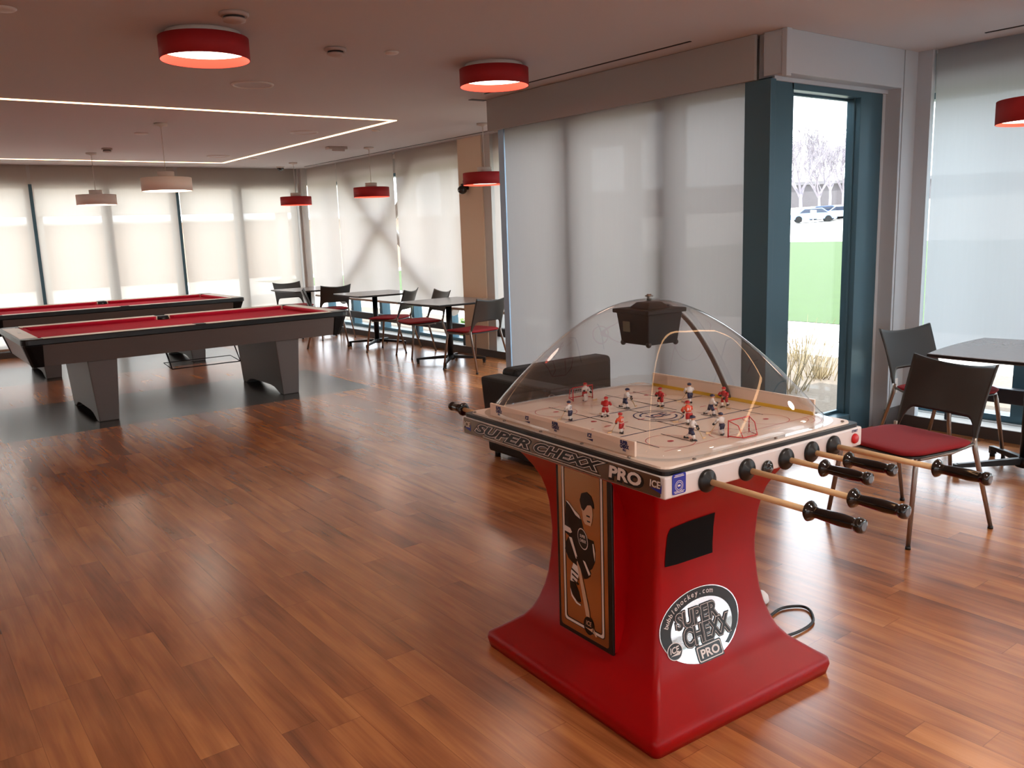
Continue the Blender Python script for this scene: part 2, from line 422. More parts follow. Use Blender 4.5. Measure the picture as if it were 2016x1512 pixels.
# ---- the clear window by the corner : deep dark-teal frame
wn[0] += 1
f = MB()
f.box(4.556, 4.61, 3.335, 3.53, 0, 2.408)                       # corner post return
f.box(4.60, 4.82, 3.355, 3.46, 0, 2.425)                        # left stile
f.box(5.587, 5.862, 3.355, 3.46, 0, 2.425)                       # right stile
f.box(4.80, 5.60, 3.355, 3.46, 2.36, 2.425); f.box(4.80, 5.60, 3.355, 3.46, 0, .14)
f.box(5.578, 5.592, 3.395, 3.41, .14, 2.36)
f.box(4.80, 5.60, 3.445, 3.47, 2.345, 2.37); f.box(4.80, 5.60, 3.445, 3.47, .13, .16)
o = f.build('window_%d' % wn[0], FRAME, bevel=.003); struct(o)
g = MB(); g.box(4.82, 5.588, 3.436, 3.442, .15, 2.35); g.build('window_pane', GLASS, o)
# pale metal post outside the far end of the bay, seen past the end of the shade
b = MB(); b.box(4.62, 4.78, 6.16, 6.24, 0, 2.42); struct(b.build('trim_2', FRAMEL))

# baseboards
b = MB()
b.box(XL, 5.98, YB-.012, YG-.07, 0, .085); struct(b.build('baseboard_back', BASEB))
b = MB(); b.box(XR-.035, XR-.02, 6.30, YB, 0, .085); b.box(XR-.035, XR-.02, YF, 3.24, 0, .085); struct(b.build('baseboard_right', BASEB))
b = MB(); b.box(5.86, 6.10, BY0-.016, BY0, 0, .15); struct(b.build('baseboard_corner', BASEB))
b = MB(); b.box(BX+.06, BX+.12, 3.44, 6.3, 0, .10); struct(b.build('baseboard_bay', BASEB))
# pale corner pier of the back right corner
b = MB(); b.box(6.02, 6.11, 13.72, 13.9, 0, CZ); struct(b.build('trim_3', WALL))
# low dark rail running in front of the side glazing
b = MB()
b.box(XR+.02, XR+.09, 9.11, 13.72, .255, .36); b.box(XR+.02, XR+.09, 6.36, 8.44, .255, .36); b.box(XR+.02, XR+.09, YF, 3.10, .255, .36)
for y in (9.2, 10.4, 11.6, 12.8, 13.6, 2.9, 1.2, -.6): b.box(XR+.04, XR+.08, y, y+.04, .075, .26)
struct(b.build('trim_4', RAIL, bevel=.008))

# ------------------------------------------------------------------ roller shades (one thing per cloth)
def shade(axis, a0, a1, plane, z0, m, label, group, hem=True, z1=CZ-.004):
    root = empty('roller_shade', ((a0+a1)/2 if axis == 'x' else plane, plane if axis == 'x' else (a0+a1)/2, z0))
    tag(root, label, 'window shade', group)
    hw = (a1-a0)/2; H = z1-z0
    c = MB()
    if axis == 'x': c.poly([(-hw,0,0),(hw,0,0),(hw,0,H),(-hw,0,H)])
    else: c.poly([(0,-hw,0),(0,hw,0),(0,hw,H),(0,-hw,H)])
    c.build('fabric', m, root)
    h = MB()
    if axis == 'x': h.box(-hw, hw, -.008, .008, -.02, .012)
    else: h.box(-.008, .008, -hw, hw, -.02, .012)
    h.build('hem_bar', HEM, root, bevel=.003)
    t = MB()
    if axis == 'x': t.tube([(-hw+.02,.04,H-.05),(hw-.02,.04,H-.05)], .024, 12)
    else: t.tube([(.045,-hw+.02,H-.05),(.045,hw-.02,H-.05)], .03, 12)
    t.build('roller', WHMET, root)
    return root
gb = 'pale roller shades on the back window wall'
lb = {-2: 'pale roller shade on back wall, mostly outside the left frame edge', 0: 'leftmost pale roller shade, cut by the left photo edge above pool tables', 2: 'wide pale roller shade on back wall behind the two white pendants', 4: 'pale roller shade on back wall nearest the far right corner'}
for a in (-2, 0, 2, 4):
    s0 = {2: 2.03, 4: 4.045}.get(a, a+.03); s1 = {0: 1.985, 2: 3.99, 4: 5.955}.get(a, a+1.985)
    shade('x', s0, s1, YB+.02, .12, SHADE_B, lb[a], gb)
for k, a in enumerate((-4, -6)):
    shade('x', a+.03, a+1.985, YB+.02, .12, SHADE_B, 'pale roller shade on back wall outside the photo, %s' % ('second' if k == 0 else 'third') + ' beyond the left edge', gb)
gs = 'pale roller shades along the far side wall'
shade('y', 12.60, 13.70, XR+.01, .56, SHADE_S, 'narrow pale roller shade on side wall, next to the far corner', gs)
shade('y', 10.775, 12.575, XR+.01, .56, SHADE_S, 'pale roller shade on side wall with faint left half of the brace cross', gs)
shade('y', 9.115, 10.71, XR+.01, .56, SHADE_S, 'pale roller shade on side wall beside the beige column', gs)
shade('y', 6.95, 8.40, XR+.03, .56, SHADE_S, 'pale roller shade on side wall hidden behind the bay', gs)
shade('y', 3.53, 6.09, BX+.03, .11, SHADE_N, 'large pale grey roller shade hanging behind the bubble hockey table', None, z1=2.52)
shade('y', 1.0, 3.11, XR+.01, .56, SHADE_R, 'pale bluish roller shade behind the right-hand cafe table', None)
shade('y', -1.3, .96, XR+.01, .56, SHADE_R, 'pale roller shade on right wall outside the photo', None)
for i, (a_, c_) in enumerate(wx): shade('x', a_-.03, c_+.03, YF+.08, .45, SHADE_R, 'pale shade added behind the camera for more daylight, %s window from the left' % ('first','second','third','fourth')[i], 'shades over added daylight openings behind the camera', z1=2.6)
# valance box above the big bay shade, fabric-lined
v = MB(); v.box(BX-.012, BX+.012, 3.445, 6.285, 2.41, CZ-.002)
tag(v.build('valance', VAL, bevel=.003), 'long taupe valance boxing the top of the large bay shade', 'valance')
sc_ = MB(); sc_.box(BX+.012, BX+.020, 3.455, 3.53, .11, 2.405)
tag(sc_.build('shade_side_channel', mat('channel', (178,170,162), .7)), 'narrow tan side channel between big shade and dark window post', 'channel')

# ------------------------------------------------------------------ ceiling fixtures
# recessed LED rectangle
r = .018
lx0, lx1, ly0, ly1 = -1.6, 4.47, 7.79, 12.96
def led(lx0, lx1, ly0, ly1, lab):
  fx = empty('linear_ceiling_light', (lx1, ly0, CZ)); tag(fx, lab, 'ceiling light')
  for nm, bx in (('light_strip', (lx0, lx1+r, ly0-r, ly0+r)), ('light_strip', (lx0, lx1+r, ly1-r, ly1+r)), ('light_strip', (lx1-r, lx1+r, ly0+r, ly1-r)), ('light_strip', (lx0-r, lx0+r, ly0-r, ly1+r))):
    b = MB(); b.box(bx[0]-lx1, bx[1]-lx1, bx[2]-ly0, bx[3]-ly0, -.006, .004); b.build(nm, LED, fx)
led(lx0, lx1, ly0, ly1, 'glowing warm LED line forming a big rectangle in the ceiling over the pool tables')
led(-1.6, 4.47, -3.4, 1.80, 'glowing LED rectangle overhead, seen only as a bright loop reflected in the dome')

def drum(root, R, z0, z1, mo, mi_, th=.004, rise=.045):
    b = MB(); b.lathe((0,0,0), [(R-th, z0), (R, z0), (R, z1), (R-.03, z1+.002)], 48); b.build('lamp_shade', mo, root)
    b = MB(); b.lathe((0,0,0), [(R-th, z0), (R-th-.001, z0+rise+.004)], 48); b.build('shade_lining', mi_, root)
    b = MB(); b.cyl((0,0,z0+rise), R-th-.002, .006, 48); b.build('diffuser', LAMPE, root)
def pendant(name='pendant_lamp', red=True):
    root = empty(name)
    drum(root, .235, 2.04, 2.165, REDSH if red else WHSH, REDIN if red else WHSH, rise=.015 if not red else .02)
    b = MB(); b.cyl((0,0,2.165), .232, .002, 40, r2=.232); b.build('shade_top', REDSH if red else WHSH, root)
    b = MB(); b.cyl((0,0,2.167), .078, .058, 24); b.build('socket_housing', WHMET, root)
    b = MB(); b.cyl((0,0,2.22), .004, CZ-2.23, 8); b.build('cord', WHMET, root)
    b = MB(); b.lathe((0,0,0), [(.008, CZ-.045), (.012, CZ-.03), (.062, CZ-.022), (.064, CZ-.001)], 24, caps=True); b.build('ceiling_canopy', WHMET, root)
    return root
pw = pendant(red=False); pr = pendant(red=True)
pl = [(pw, (2.472, 8.828), 'larger-looking white drum pendant hanging over the near pool table', 'white drum pendant lamps'),
      (pw, (2.457, 11.917), 'farther white drum pendant hanging over the rear pool table', 'white drum pendant lamps'),
      (pr, (5.453, 12.673), 'red drum pendant nearest the far room corner', 'red drum pendant lamps'),
      (pr, (5.485, 10.27), 'red drum pendant in the middle of the side wall row', 'red drum pendant lamps'),
      (pr, (5.472, 7.661), 'red drum pendant partly hidden by the bay edge', 'red drum pendant lamps'),
      (pr, (5.33, 2.10), 'red drum pendant cut off by the right photo edge', 'red drum pendant lamps')]
used = set()
for src, (x, y), lab, grp in pl:
    o = src if src.name not in used else copy_tree(src)
    used.add(src.name); o.location = (x, y, 0); tag(o, lab, 'pendant lamp', grp)
def flush():
    root = empty('flush_ceiling_lamp')
    drum(root, .24, 2.535, 2.65, REDSH, REDIN, rise=.05)
    b = MB(); b.cyl((0,0,2.648), .20, CZ-2.649, 40); b.build('mounting_plate', WHMET, root)
    b = MB(); b.cyl((0,0,2.646), .236, .003, 40); b.build('shade_top', REDSH, root)
    return root
fl0 = flush(); fl0.location = (1.665, 4.955, 0); tag(fl0, 'red flush drum ceiling lamp at upper left, the larger one', 'ceiling lamp', 'red flush ceiling lamps')
f2 = copy_tree(fl0); f2.location = (3.66, 4.965, 0); tag(f2, 'red flush drum ceiling lamp left of the bay valance, the smaller one', 'ceiling lamp', 'red flush ceiling lamps')

def disc(name, x, y, prof, m, lab, cat, grp=None, extra=None):
    b = MB(); b.lathe((0,0,0), [(r_, z) for r_, z in prof], 36, caps=True)
    if extra: extra(b)
    o = b.build(name, m, loc=(x, y, CZ)); return tag(o, lab, cat, grp)
def ring_speaker(x, y, R, lab):
    root = empty('ceiling_speaker', (x, y, CZ)); tag(root, lab, 'ceiling speaker', 'round ceiling speakers')
    b = MB(); b.lathe((0,0,0), [(R*.86, -.001), (R*.88, -.010), (R*.97, -.010), (R, -.001)], 40); b.build('trim_ring', WHMET, root)
    b = MB(); b.cyl((0,0,-.005), R*.86, .004, 40); b.build('grille', CEIL, root)
ring_speaker(2.482, 6.398, .155, 'nearest round flush ceiling speaker, below the left red lamp')
ring_speaker(4.03, 9.011, .155, 'round ceiling speaker inside the LED corner')
ring_speaker(4.057, 11.916, .155, 'farthest faint round ceiling speaker near the LED line')
gsp = 'small round ceiling covers'
for x, y, R, lab in ((.70, 4.891, .055, 'small white round ceiling cover at the top left photo edge'), (2.831, 4.92, .045, 'small white round ceiling cover right of the smoke detector'),
                     (2.50, 9.661, .07, 'small white oval-looking cover left of the near white pendant cord'), (4.68, 8.574, .045, 'tiny white ceiling cover under the LED corner'),
                     (4.647, 12.164, .045, 'tiny far ceiling cover right of the LED end')):
    disc('ceiling_cover', x, y, [(R, -.001), (R, -.006), (R*.8, -.014), (.01, -.016)], WHMET, lab, 'ceiling cover', gsp)
def smoke(x, y, lab, s=1.0):
    root = empty('smoke_detector', (x, y, CZ)); tag(root, lab, 'smoke detector', 'smoke detectors on the ceiling')
    b = MB(); b.lathe((0,0,0), [(.066*s, -.001), (.068*s, -.014), (.058*s, -.02)], 28, caps=True); b.build('mounting_base', GREYW, root)
    b = MB(); b.lathe((0,0,0), [(.048*s, -.02), (.047*s, -.03)], 28, caps=True); b.build('vent_slots', SLOT, root)
    b = MB(); b.lathe((0,0,0), [(.053*s, -.03), (.05*s, -.042), (.03*s, -.048), (.004, -.05)], 28, caps=True); b.build('detector_head', GREYW, root)
smoke(2.476, 4.987, 'white smoke detector right of the large red ceiling lamp')
smoke(2.512, 11.308, 'small distant smoke detector right of the rear white pendant', .9)
smoke(1.664, 4.462, 'shadowed flat detector at the top above the large red lamp', 1.1)
b = MB(); b.box(-.13, .13, -.06, .06, -.035, 0); b.box(-.09, .09, -.062, -.05, -.06, -.03)
tag(b.build('ceiling_junction_box', GREYW, bevel=.006, loc=(5.052, 10.336, CZ)), 'pale rectangular unit on ceiling between LED end and red pendants', 'ceiling unit')
# dark dome camera in the corner and one on the column
root = empty('dome_camera', (5.565, 13.45, CZ)); tag(root, 'black dome camera on the ceiling near the far corner', 'security camera')
b = MB(); b.cyl((0,0,-.02), .065, .02, 28); b.build('camera_base', WHMET, root)
b = MB(); b.sphere((0,0,-.02), .055, 20, 12, sc=(1,1,.9)); b.build('camera_dome', GLBLK, root)
root = empty('wall_camera', (XR-.005, 8.93, 2.06)); tag(root, 'black wall camera on beige column below the hidden red pendant', 'security camera')
b = MB(); b.box(-.03, 0, -.05, .05, .0, .12); b.build('wall_mount', BLACK, root, bevel=.01)
b = MB(); b.sphere((-.07, 0, .0), .06, 20, 12, sc=(1,1,.9)); b.build('camera_dome', GLBLK, root)
b = MB(); b.box(-.075, -.02, -.03, .03, .03, .075); b.build('camera_arm', BLACK, root, bevel=.008)
# black slot diffusers
def slot(x0, x1, y0, y1, lab):
    b = MB(); b.box(-(x1-x0)/2, (x1-x0)/2, -(y1-y0)/2, (y1-y0)/2, -.004, .002)
    tag(b.build('slot_diffuser', SLOT, loc=((x0+x1)/2, (y0+y1)/2, CZ)), lab, 'air slot', 'black slot air diffusers')
slot(5.925, 5.945, 8.05, 13.35, 'long thin black air slot along the far side wall')
slot(4.325, 4.343, 3.78, 6.02, 'thin black air slot parallel to the bay valance')
slot(5.865, 5.885, -.5, 2.69, 'thin black air slot at the upper right photo edge')
slot(4.40, 4.56, 6.30, 6.36, 'short dark ceiling slot at the far end of the bay valance')

# ------------------------------------------------------------------ pool tables
def pool_table():
    """local: x length 2.97, y width 1.5, origin floor centre"""
    t = empty('pool_table')
    HX, HY, Z = 1.485, .75, .79
    # body (apron), tapering downwards
    def ring(hx, hy, z, cham=.0): return [(-hx,-hy,z),(hx,-hy,z),(hx,hy,z),(-hx,hy,z)]
    for nm, x0, x1, m, sy in (('side_apron', -HX+.14, HX-.14, GREYLAM, -1), ('side_apron', -HX+.14, HX-.14, GREYLAM, 1)):
        b = MB(); b.loft([[(x0+.02, sy*(HY-.075), .55), (x1-.02, sy*(HY-.075), .55), (x1-.02, sy*(HY-.14), .55), (x0+.02, sy*(HY-.14), .55)],
                          [(x0-.02, sy*(HY-.02), .735), (x1+.02, sy*(HY-.02), .735), (x1+.02, sy*(HY-.14), .735), (x0-.02, sy*(HY-.14), .735)]])
        b.build(nm, m, t)
    for sx in (-1, 1):
        b = MB(); b.loft([[(sx*(HX-.075), -HY+.14, .55), (sx*(HX-.075), HY-.14, .55), (sx*(HX-.16), HY-.14, .55), (sx*(HX-.16), -HY+.14, .55)],
                          [(sx*(HX-.02), -HY+.14, .735), (sx*(HX-.02), HY-.14, .735), (sx*(HX-.16), HY-.14, .735), (sx*(HX-.16), -HY+.14, .735)]])
        b.build('end_apron', GREYEND, t)
        for sy in (-1, 1):
            def cr(o, z, k=0.0):
                q = [(HX-o, HY-.16), (HX-o, HY-o-.05), (HX-o-.015, HY-o-.015), (HX-o-.05, HY-o), (HX-.16, HY-o), (HX-.16, HY-.16)]
                return [(sx*a, sy*c, z) for a, c in q]
            b = MB(); b.loft([cr(.07, .545), cr(.012, .737)]); b.build('corner_casting', CAST, t, bevel=.006)
    # slate bed with cloth
    b = MB(); b.box(-HX+.16, HX-.16, -HY+.16, HY-.16, .70, .752); b.build('cloth_bed', CLOTH, t)
    # rails: black outer band with cream top strip
    out = rrect(2*HX, 2*HY, .07, 6)
    inn = rrect(2*(HX-.013), 2*(HY-.011), .06, 6)
    b = MB(); R1 = [(x, y, .744) for x, y in out]; R2 = [(x, y, .782) for x, y in out]; R3 = [(x, y, .79) for x, y in rrect(2*HX-.012, 2*HY-.012, .07, 6)]; R4 = [(x, y, .79) for x, y in inn]; R5 = [(x, y, .737) for x, y in inn]
    b.loft([R1, R2, R3, R4, R5, R1], caps=False); b.build('rail_band', BLACK, t)
    for sy in (-1, 1):
        for sx in (-1, 1):
            b = MB(); b.box(min(sx*.055, sx*(HX-.17)), max(sx*.055, sx*(HX-.17)), min(sy*(HY-.012), sy*(HY-.162)), max(sy*(HY-.012), sy*(HY-.162)), .737, .7895)
            b.build('rail_top', RAILTOP, t, bevel=.003)
            b = MB(); xa, xb = sx*.07, sx*(HX-.19)
            b.loft([[(xa, sy*(HY-.162), .745), (xa, sy*(HY-.162), .7885), (xa+sx*.03, sy*(HY-.205), .785), (xa+sx*.03, sy*(HY-.205), .772), (xa+sx*.02, sy*(HY-.192), .752)],
                    [(xb, sy*(HY-.162), .745), (xb, sy*(HY-.162), .7885), (xb-sx*.04, sy*(HY-.205), .785), (xb-sx*.04, sy*(HY-.205), .772), (xb-sx*.03, sy*(HY-.192), .752)]])
            b.build('cushion', CLOTH, t)
        # side pocket
        b = MB(); b.box(-.052, .052, min(sy*(HY-.09), sy*(HY-.165)), max(sy*(HY-.09), sy*(HY-.165)), .735, .7885); b.lathe((0, sy*(HY-.165), .70), [(.055, .0), (.058, .07)], 20, caps=True)
        b.build('side_pocket', BLACK, t)
    for sx in (-1, 1):
        b = MB(); b.box(min(sx*(HX-.017), sx*(HX-.15)), max(sx*(HX-.017), sx*(HX-.15)), -HY+.17, HY-.17, .737, .7895)
        b.build('rail_end_top', RAILEND, t, bevel=.003)
        b = MB(); b.loft([[(sx*(HX-.15), -(HY-.19), .745), (sx*(HX-.15), -(HY-.19), .7885), (sx*(HX-.20), -(HY-.235), .785), (sx*(HX-.20), -(HY-.235), .772), (sx*(HX-.185), -(HY-.22), .752)],
                          [(sx*(HX-.15), HY-.19, .745), (sx*(HX-.15), HY-.19, .7885), (sx*(HX-.20), HY-.235, .785), (sx*(HX-.20), HY-.235, .772), (sx*(HX-.185), HY-.22, .752)]])
        b.build('cushion', CLOTH, t)
        for sy in (-1, 1):
            b = MB()
            q = [(HX-.017, HY-.17), (HX-.017, HY-.07), (HX-.03, HY-.035), (HX-.07, HY-.017), (HX-.17, HY-.017), (HX-.185, HY-.125), (HX-.13, HY-.115), (HX-.125, HY-.18)]
            b.loft([[(sx*a, sy*c, .735) for a, c in q], [(sx*a, sy*c, .7885) for a, c in q]]); b.build('corner_pocket', BLACK, t)
    # maker's plate on the left end rail
    b = MB(); b.box(-HX+.075, -HX+.1, -.03, .03, .7885, .7905); b.build('rail_plate', STEEL, t)
    # two pedestals: slabs with an arched underside, tapering downwards
    for cx in (-.87, .835):
        prof = [(-.57, 0), (-.57, .55), (.57, .55), (.57, 0), (.47, 0), (.41, .026), (.34, .052), (.24, .064), (-.24, .064), (-.34, .052), (-.41, .026), (-.47, 0)]
        b = MB()
        def fx_(s):
            def g(p):
                y, z = p; w = .083 + .04*(z/.55)
                return (cx + s*w, y - .085, z)
            return g
        b.prism(prof, fx_(-1), fx_(1)); b.build('pedestal', GREYLAM, t, bevel=.008)
        b = MB()
        for y0 in (-.64, .38): b.box(cx-.07, cx+.07, y0, y0+.08, -.0, .012)
        b.build('levelling_foot', BLACK, t)
    # wire rack under the near side
    b = MB(); ya = -.50
    for (xa, xb) in ((-.30, -.255), (.355, .40)):
        s = -1 if xa < 0 else 1
    b.tube([(-.25, ya, .37), (.40, ya, .37)], .005, 8)
    b.tube([(-.25, ya, .37), (-.30, ya, .56)], .0045, 8); b.tube([(-.25, ya, .37), (-.265, ya+.10, .56)], .0045, 8)
    b.tube([(.40, ya, .37), (.35, ya, .56)], .0045, 8); b.tube([(.40, ya, .37), (.375, ya+.10, .56)], .0045, 8)
    b.tube([(-.25, ya, .37), (-.25, ya+.28, .40), (.40, ya+.28, .40), (.40, ya, .37)], .004, 8)
    b.build('wire_rack', DKMET, t)
    return t
pt = pool_table(); pt.location = (2.425, 8.715, 0)
tag(pt, 'near pool table with red cloth, grey body and black corners', 'pool table', 'pool tables with red cloth')
p2 = copy_tree(pt); p2.location = (2.495, 11.90, 0)
tag(p2, 'rear pool table with red cloth, beside the back windows', 'pool table', 'pool tables with red cloth')

# ------------------------------------------------------------------ cafe tables
def cafe_table():
    t = empty('cafe_table')
    def sq(h, z, k=.028):
        pts = []
        n = 12
        for (ax, ay, bx, by) in ((-1,-1,1,-1),(1,-1,1,1),(1,1,-1,1),(-1,1,-1,-1)):
            for i in range(n):
                s = -1 + 2*i/n
                x = ax*(1-(s+1)/2) + bx*((s+1)/2); y = ay*(1-(s+1)/2) + by*((s+1)/2)
                bul = k*(1-s*s)
                nx, ny = ((0,-1),(1,0),(0,1),(-1,0))[((-1,-1),(1,-1),(1,1),(-1,1)).index((ax, ay))]
                pts.append((x*h + nx*bul, y*h + ny*bul, z))
        return pts
    b = MB(); b.loft([sq(.43, .741), sq(.433, .745), sq(.43, .747)], 0); b.build('table_top', TABTOP, t)
    b = MB(); b.loft([sq(.415, .722), sq(.433, .730), sq(.433, .742)]); b.build('edge_band', TABEDGE, t)
    b = MB(); b.box(-.17, .17, -.17, .17, .708, .722); b.build('top_plate', DKMET, t, bevel=.004)
    b = MB(); b.tube([(0,0,.05), (0,0,.71)], .036, 16, rz=.036); b.build('column', DKMET, t)
    b = MB(); b.cyl((0,0,.045), .055, .06, 20, r2=.04); b.build('hub', DKMET, t)
    for k in range(4):
        a = PI/4 + k*PI/2; c, s = math.cos(a), math.sin(a)
        b = MB(); b.T = Matrix.Rotation(a, 4, 'Z')
        b.loft([[(.03,-.024,.06),(.03,.024,.06),(.03,.02,.10),(.03,-.02,.10)], [(.40,-.018,.045),(.40,.018,.045),(.40,.015,.068),(.40,-.015,.068)]])
        b.box(.385, .42, -.018, .018, .018, .066)
        b.build('foot', DKMET, t, bevel=.004)
        b = MB(); b.T = Matrix.Rotation(a, 4, 'Z'); b.cyl((.402, 0, 0), .017, .02, 14); b.build('foot_glide', BLACK, t)
    return t
tb = cafe_table()
tabs = [((5.40, 2.08), 4, 'nearest cafe table, grey top cut by the right photo edge'),
        ((5.47, 8.50), 2, 'cafe table nearest the beige column, with black pedestal base'),
        ((5.65, 10.68), -3, 'middle cafe table along the far side wall'),
        ((5.52, 12.62), 2, 'farthest cafe table in the back right corner')]
for i, ((x, y), dg, lab) in enumerate(tabs):
    o = tb if i == 0 else copy_tree(tb)
    o.location = (x, y, 0); o.rotation_euler.z = math.radians(dg); tag(o, lab, 'table', 'square cafe tables')

# ------------------------------------------------------------------ chairs (local: faces +y)
def chair():
    c = empty('stacking_chair')
    # back shell
    b = MB(); nu, nv = 32, 14
    def P(s, t, off):
        zb = .445 + (.115 if abs(s) < .66 else .115*math.sqrt(max(0, 1-((abs(s)-.66)/.25)**2)) if abs(s) < .91 else 0)
        zt = .795 + .032*abs(s)**2.2
        z = zb + (zt-zb)*t
        tt = (z-.445)/.38
        w = .236 - .004*math.sin(tt*PI) + .004*max(0, tt-.6)/.4
        y = -.212 - .095*tt - .03*tt*tt - .040*(1-s*s)*min(1, .2+tt) + off
        return (s*w, y, z)
    def G(off): return [[P(-1+2*i/nu, j/nv, off) for i in range(nu+1)] for j in range(nv+1)]
    A, B_ = G(.006), G(-.006)
    ia = [[b.pt(p) for p in r] for r in A]; ib = [[b.pt(p) for p in r] for r in B_]
    for j in range(nv):
        for i in range(nu):
            b.face([ia[j][i], ia[j][i+1], ia[j+1][i+1], ia[j+1][i]], 0, True)
            b.face([ib[j][i], ib[j+1][i], ib[j+1][i+1], ib[j][i+1]], 0, True)
    for j in range(nv):
        for i in (0, nu): b.face([ia[j][i], ia[j+1][i], ib[j+1][i], ib[j][i]], 0, True)
    for i in range(nu):
        for j in (0, nv): b.face([ia[j][i], ia[j][i+1], ib[j][i+1], ib[j][i]], 0, True)
    b.build('backrest', CHGREY, c)
    # seat shell + pad (dished, front lip rolls down)
    def seat_ring(h, z, k=1.0): return [(x, y, z(x, y)) for x, y in rrect(.445*k, .43*k, .085, 6, 0, .005)]
    def dish(o):
        return lambda x, y: .452 + o - .10*max(0, (y-.12))**1.5*1.2 + .10*(x*x) - .010
    def grid_pad(z_off, th, k, m, nm):
        b = MB(); rings = []
        top = dish(z_off); 
        ks = [.02, .35, .65, .85, .95, 1.0]
        rings.append([(x*.96, y*.96, top(x*.96, y*.96)-th) for x, y in [(p[0]*k, p[1]*k) for p in rrect(.492, .455, .09, 6, 0, .005)]])
        for q in reversed(ks):
            dz = -.010 if q == 1.0 else (-.003 if q == .95 else 0)
            rings.append([(x, y, top(x, y)+dz) for x, y in [(p[0]*k*q, p[1]*k*q) for p in rrect(.492, .455, .09, 6, 0, .005)]])
        b.loft(rings, 0, True, True); return b.build(nm, m, c)
    grid_pad(.018, .024, 1.0, SEATRED, 'seat_cushion')
    grid_pad(-.006, .016, .97, CHGREY, 'seat_shell')
    b = MB()
    for s in (-1, 1): b.tube([(s*.230, -.20, .447), (s*.226, -.05, .422), (s*.218, .16, .418)], .009, 8)
    b.tube([(-.2, .13, .416), (.2, .13, .416)], .009, 8); b.tube([(-.205, -.12, .418), (.205, -.12, .418)], .009, 8)
    b.build('seat_frame', STEEL, c)
    for s in (-1, 1):
        b = MB(); b.tube([(s*.230, -.208, .475), (s*.232, -.212, .42), (s*.262, -.325, .012)], [.013,.015,.012], 12, rz=[.009,.011,.009]); o = b.build('leg', STEEL, c)
        b = MB(); b.cyl((s*.262, -.325, 0), .013, .014, 12); b.build('foot_glide', BLACK, o)
        b = MB(); b.tube([(s*.218, .18, .425), (s*.224, .19, .38), (s*.250, .245, .012)], [.012,.015,.012], 12, rz=[.009,.011,.009]); o = b.build('leg', STEEL, c)
        b = MB(); b.cyl((s*.250, .245, 0), .013, .014, 12); b.build('foot_glide', BLACK, o)
    return c
ch = chair()
def face(dx, dy): return math.atan2(dy, dx) - PI/2
chairs = [((4.04, 2.12), (-.97, .20), 'nearest chair with red seat, pulled out beside the bubble hockey rods'),
          ((5.45, 2.60), (-.20, -1), 'charcoal chair behind the right-hand table, by the corner'),
          ((5.43, 7.95), (-.15, 1), 'charcoal chair with red seat at the near side of the column table'),
          ((5.56, 9.33), (-1, .12), 'chair with its back to the windows, behind the column table'),
          ((5.55, 10.10), (-.60, .80), 'angled chair with its back towards us between first and middle far tables'),
          ((5.66, 12.20), (.08, 1), 'dark chair back standing at the near side of the farthest table'),
          ((5.22, 11.28), (.9, -.42), 'chair seen edge-on at the left of the middle far table'),
          ((5.58, 13.30), (.0, -1), 'farthest chair, behind the corner table')]
for i, ((x, y), d, lab) in enumerate(chairs):
    o = ch if i == 0 else copy_tree(ch)
    o.location = (x, y, 0); o.rotation_euler.z = face(*d); tag(o, lab, 'chair', 'charcoal chairs with red seats')

# ------------------------------------------------------------------ black lounge chair behind the hockey table
t = empty('lounge_armchair', (3.80, 4.34, 0), 0); tag(t, 'low black boxy armchair behind the bubble hockey table', 'armchair')
b = MB(); b.box(-.36, .36, -.36, .20, .05, .30); b.build('seat_base', LEATHER, t, bevel=.02)
b = MB(); b.box(-.35, .35, -.38, .20, .30, .42); b.build('seat_cushion', LEATHER, t, bevel=.035, seg=3)
for s, az in ((-1, .57), (1, .36)):
    b = MB(); b.loft([[(s*.36,-.38,.04),(s*.50,-.37,.04),(s*.50,.36,.04),(s*.36,.36,.04)], [(s*.36,-.38,az),(s*.535,-.38,az),(s*.535,.38,az),(s*.36,.38,az)]])
    b.build('arm', LEATHER, t, bevel=.02)
b = MB(); b.box(-.36, .55, .20, .38, .04, .61); b.build('backrest', LEATHER, t, bevel=.04, seg=3)
for x in (-.45, .45):
    for y in (-.32, .32):
        b = MB(); b.cyl((x, y, 0), .02, .045, 12); b.build('leg', BLACK, t)

# ------------------------------------------------------------------ bubble hockey table
TH = -math.radians(2.65)
HT = empty('bubble_hockey_table', (2.089, 2.0, 0), TH)
tag(HT, 'bubble hockey table with clear dome, white rink and flared red base', 'bubble hockey table')
# local frame: x = v (right), y = u (away)
HV, HU, BT, BB = .443, .522, .897, .822
# flared base
prof = [(0,.006),(.035,-.002),(.055,.002),(.075,.03),(.10,.062),(.13,.098),(.165,.124),(.21,.143),(.26,.158),(.31,.168),(.37,.175),(.44,.180),(.52,.181),(.58,.177),(.63,.169),(.67,.158),(.71,.140),(.75,.115),(.79,.085),(.823,.055)]
def dz(z):
    for (a, da), (c, dc) in zip(prof, prof[1:]):
        if a <= z <= c: return da + (dc-da)*(z-a)/(c-a)
    return prof[-1][1]
b = MB()
def bring(z, d):
    hv, hu = .418-d, .458-d
    r_ = .022 if z < .5 else .014
    return [(x, y, z) for x, y in rrect(2*hv, 2*hu, r_, 4)]
zs = []
for (a, da), (c, dc) in zip(prof, prof[1:]):
    for k in range(2): q = a + (c-a)*k/2; zs.append((q, da + (dc-da)*k/2))
zs.append(prof[-1])
b.loft([bring(z, d) for z, d in zs], 0, True, True)
b.build('flared_base', REDBASE, HT)
b = MB(); b.box(-.40, .40, -.44, .44, -.0, .006); b.build('base_plinth', BLACK, HT)
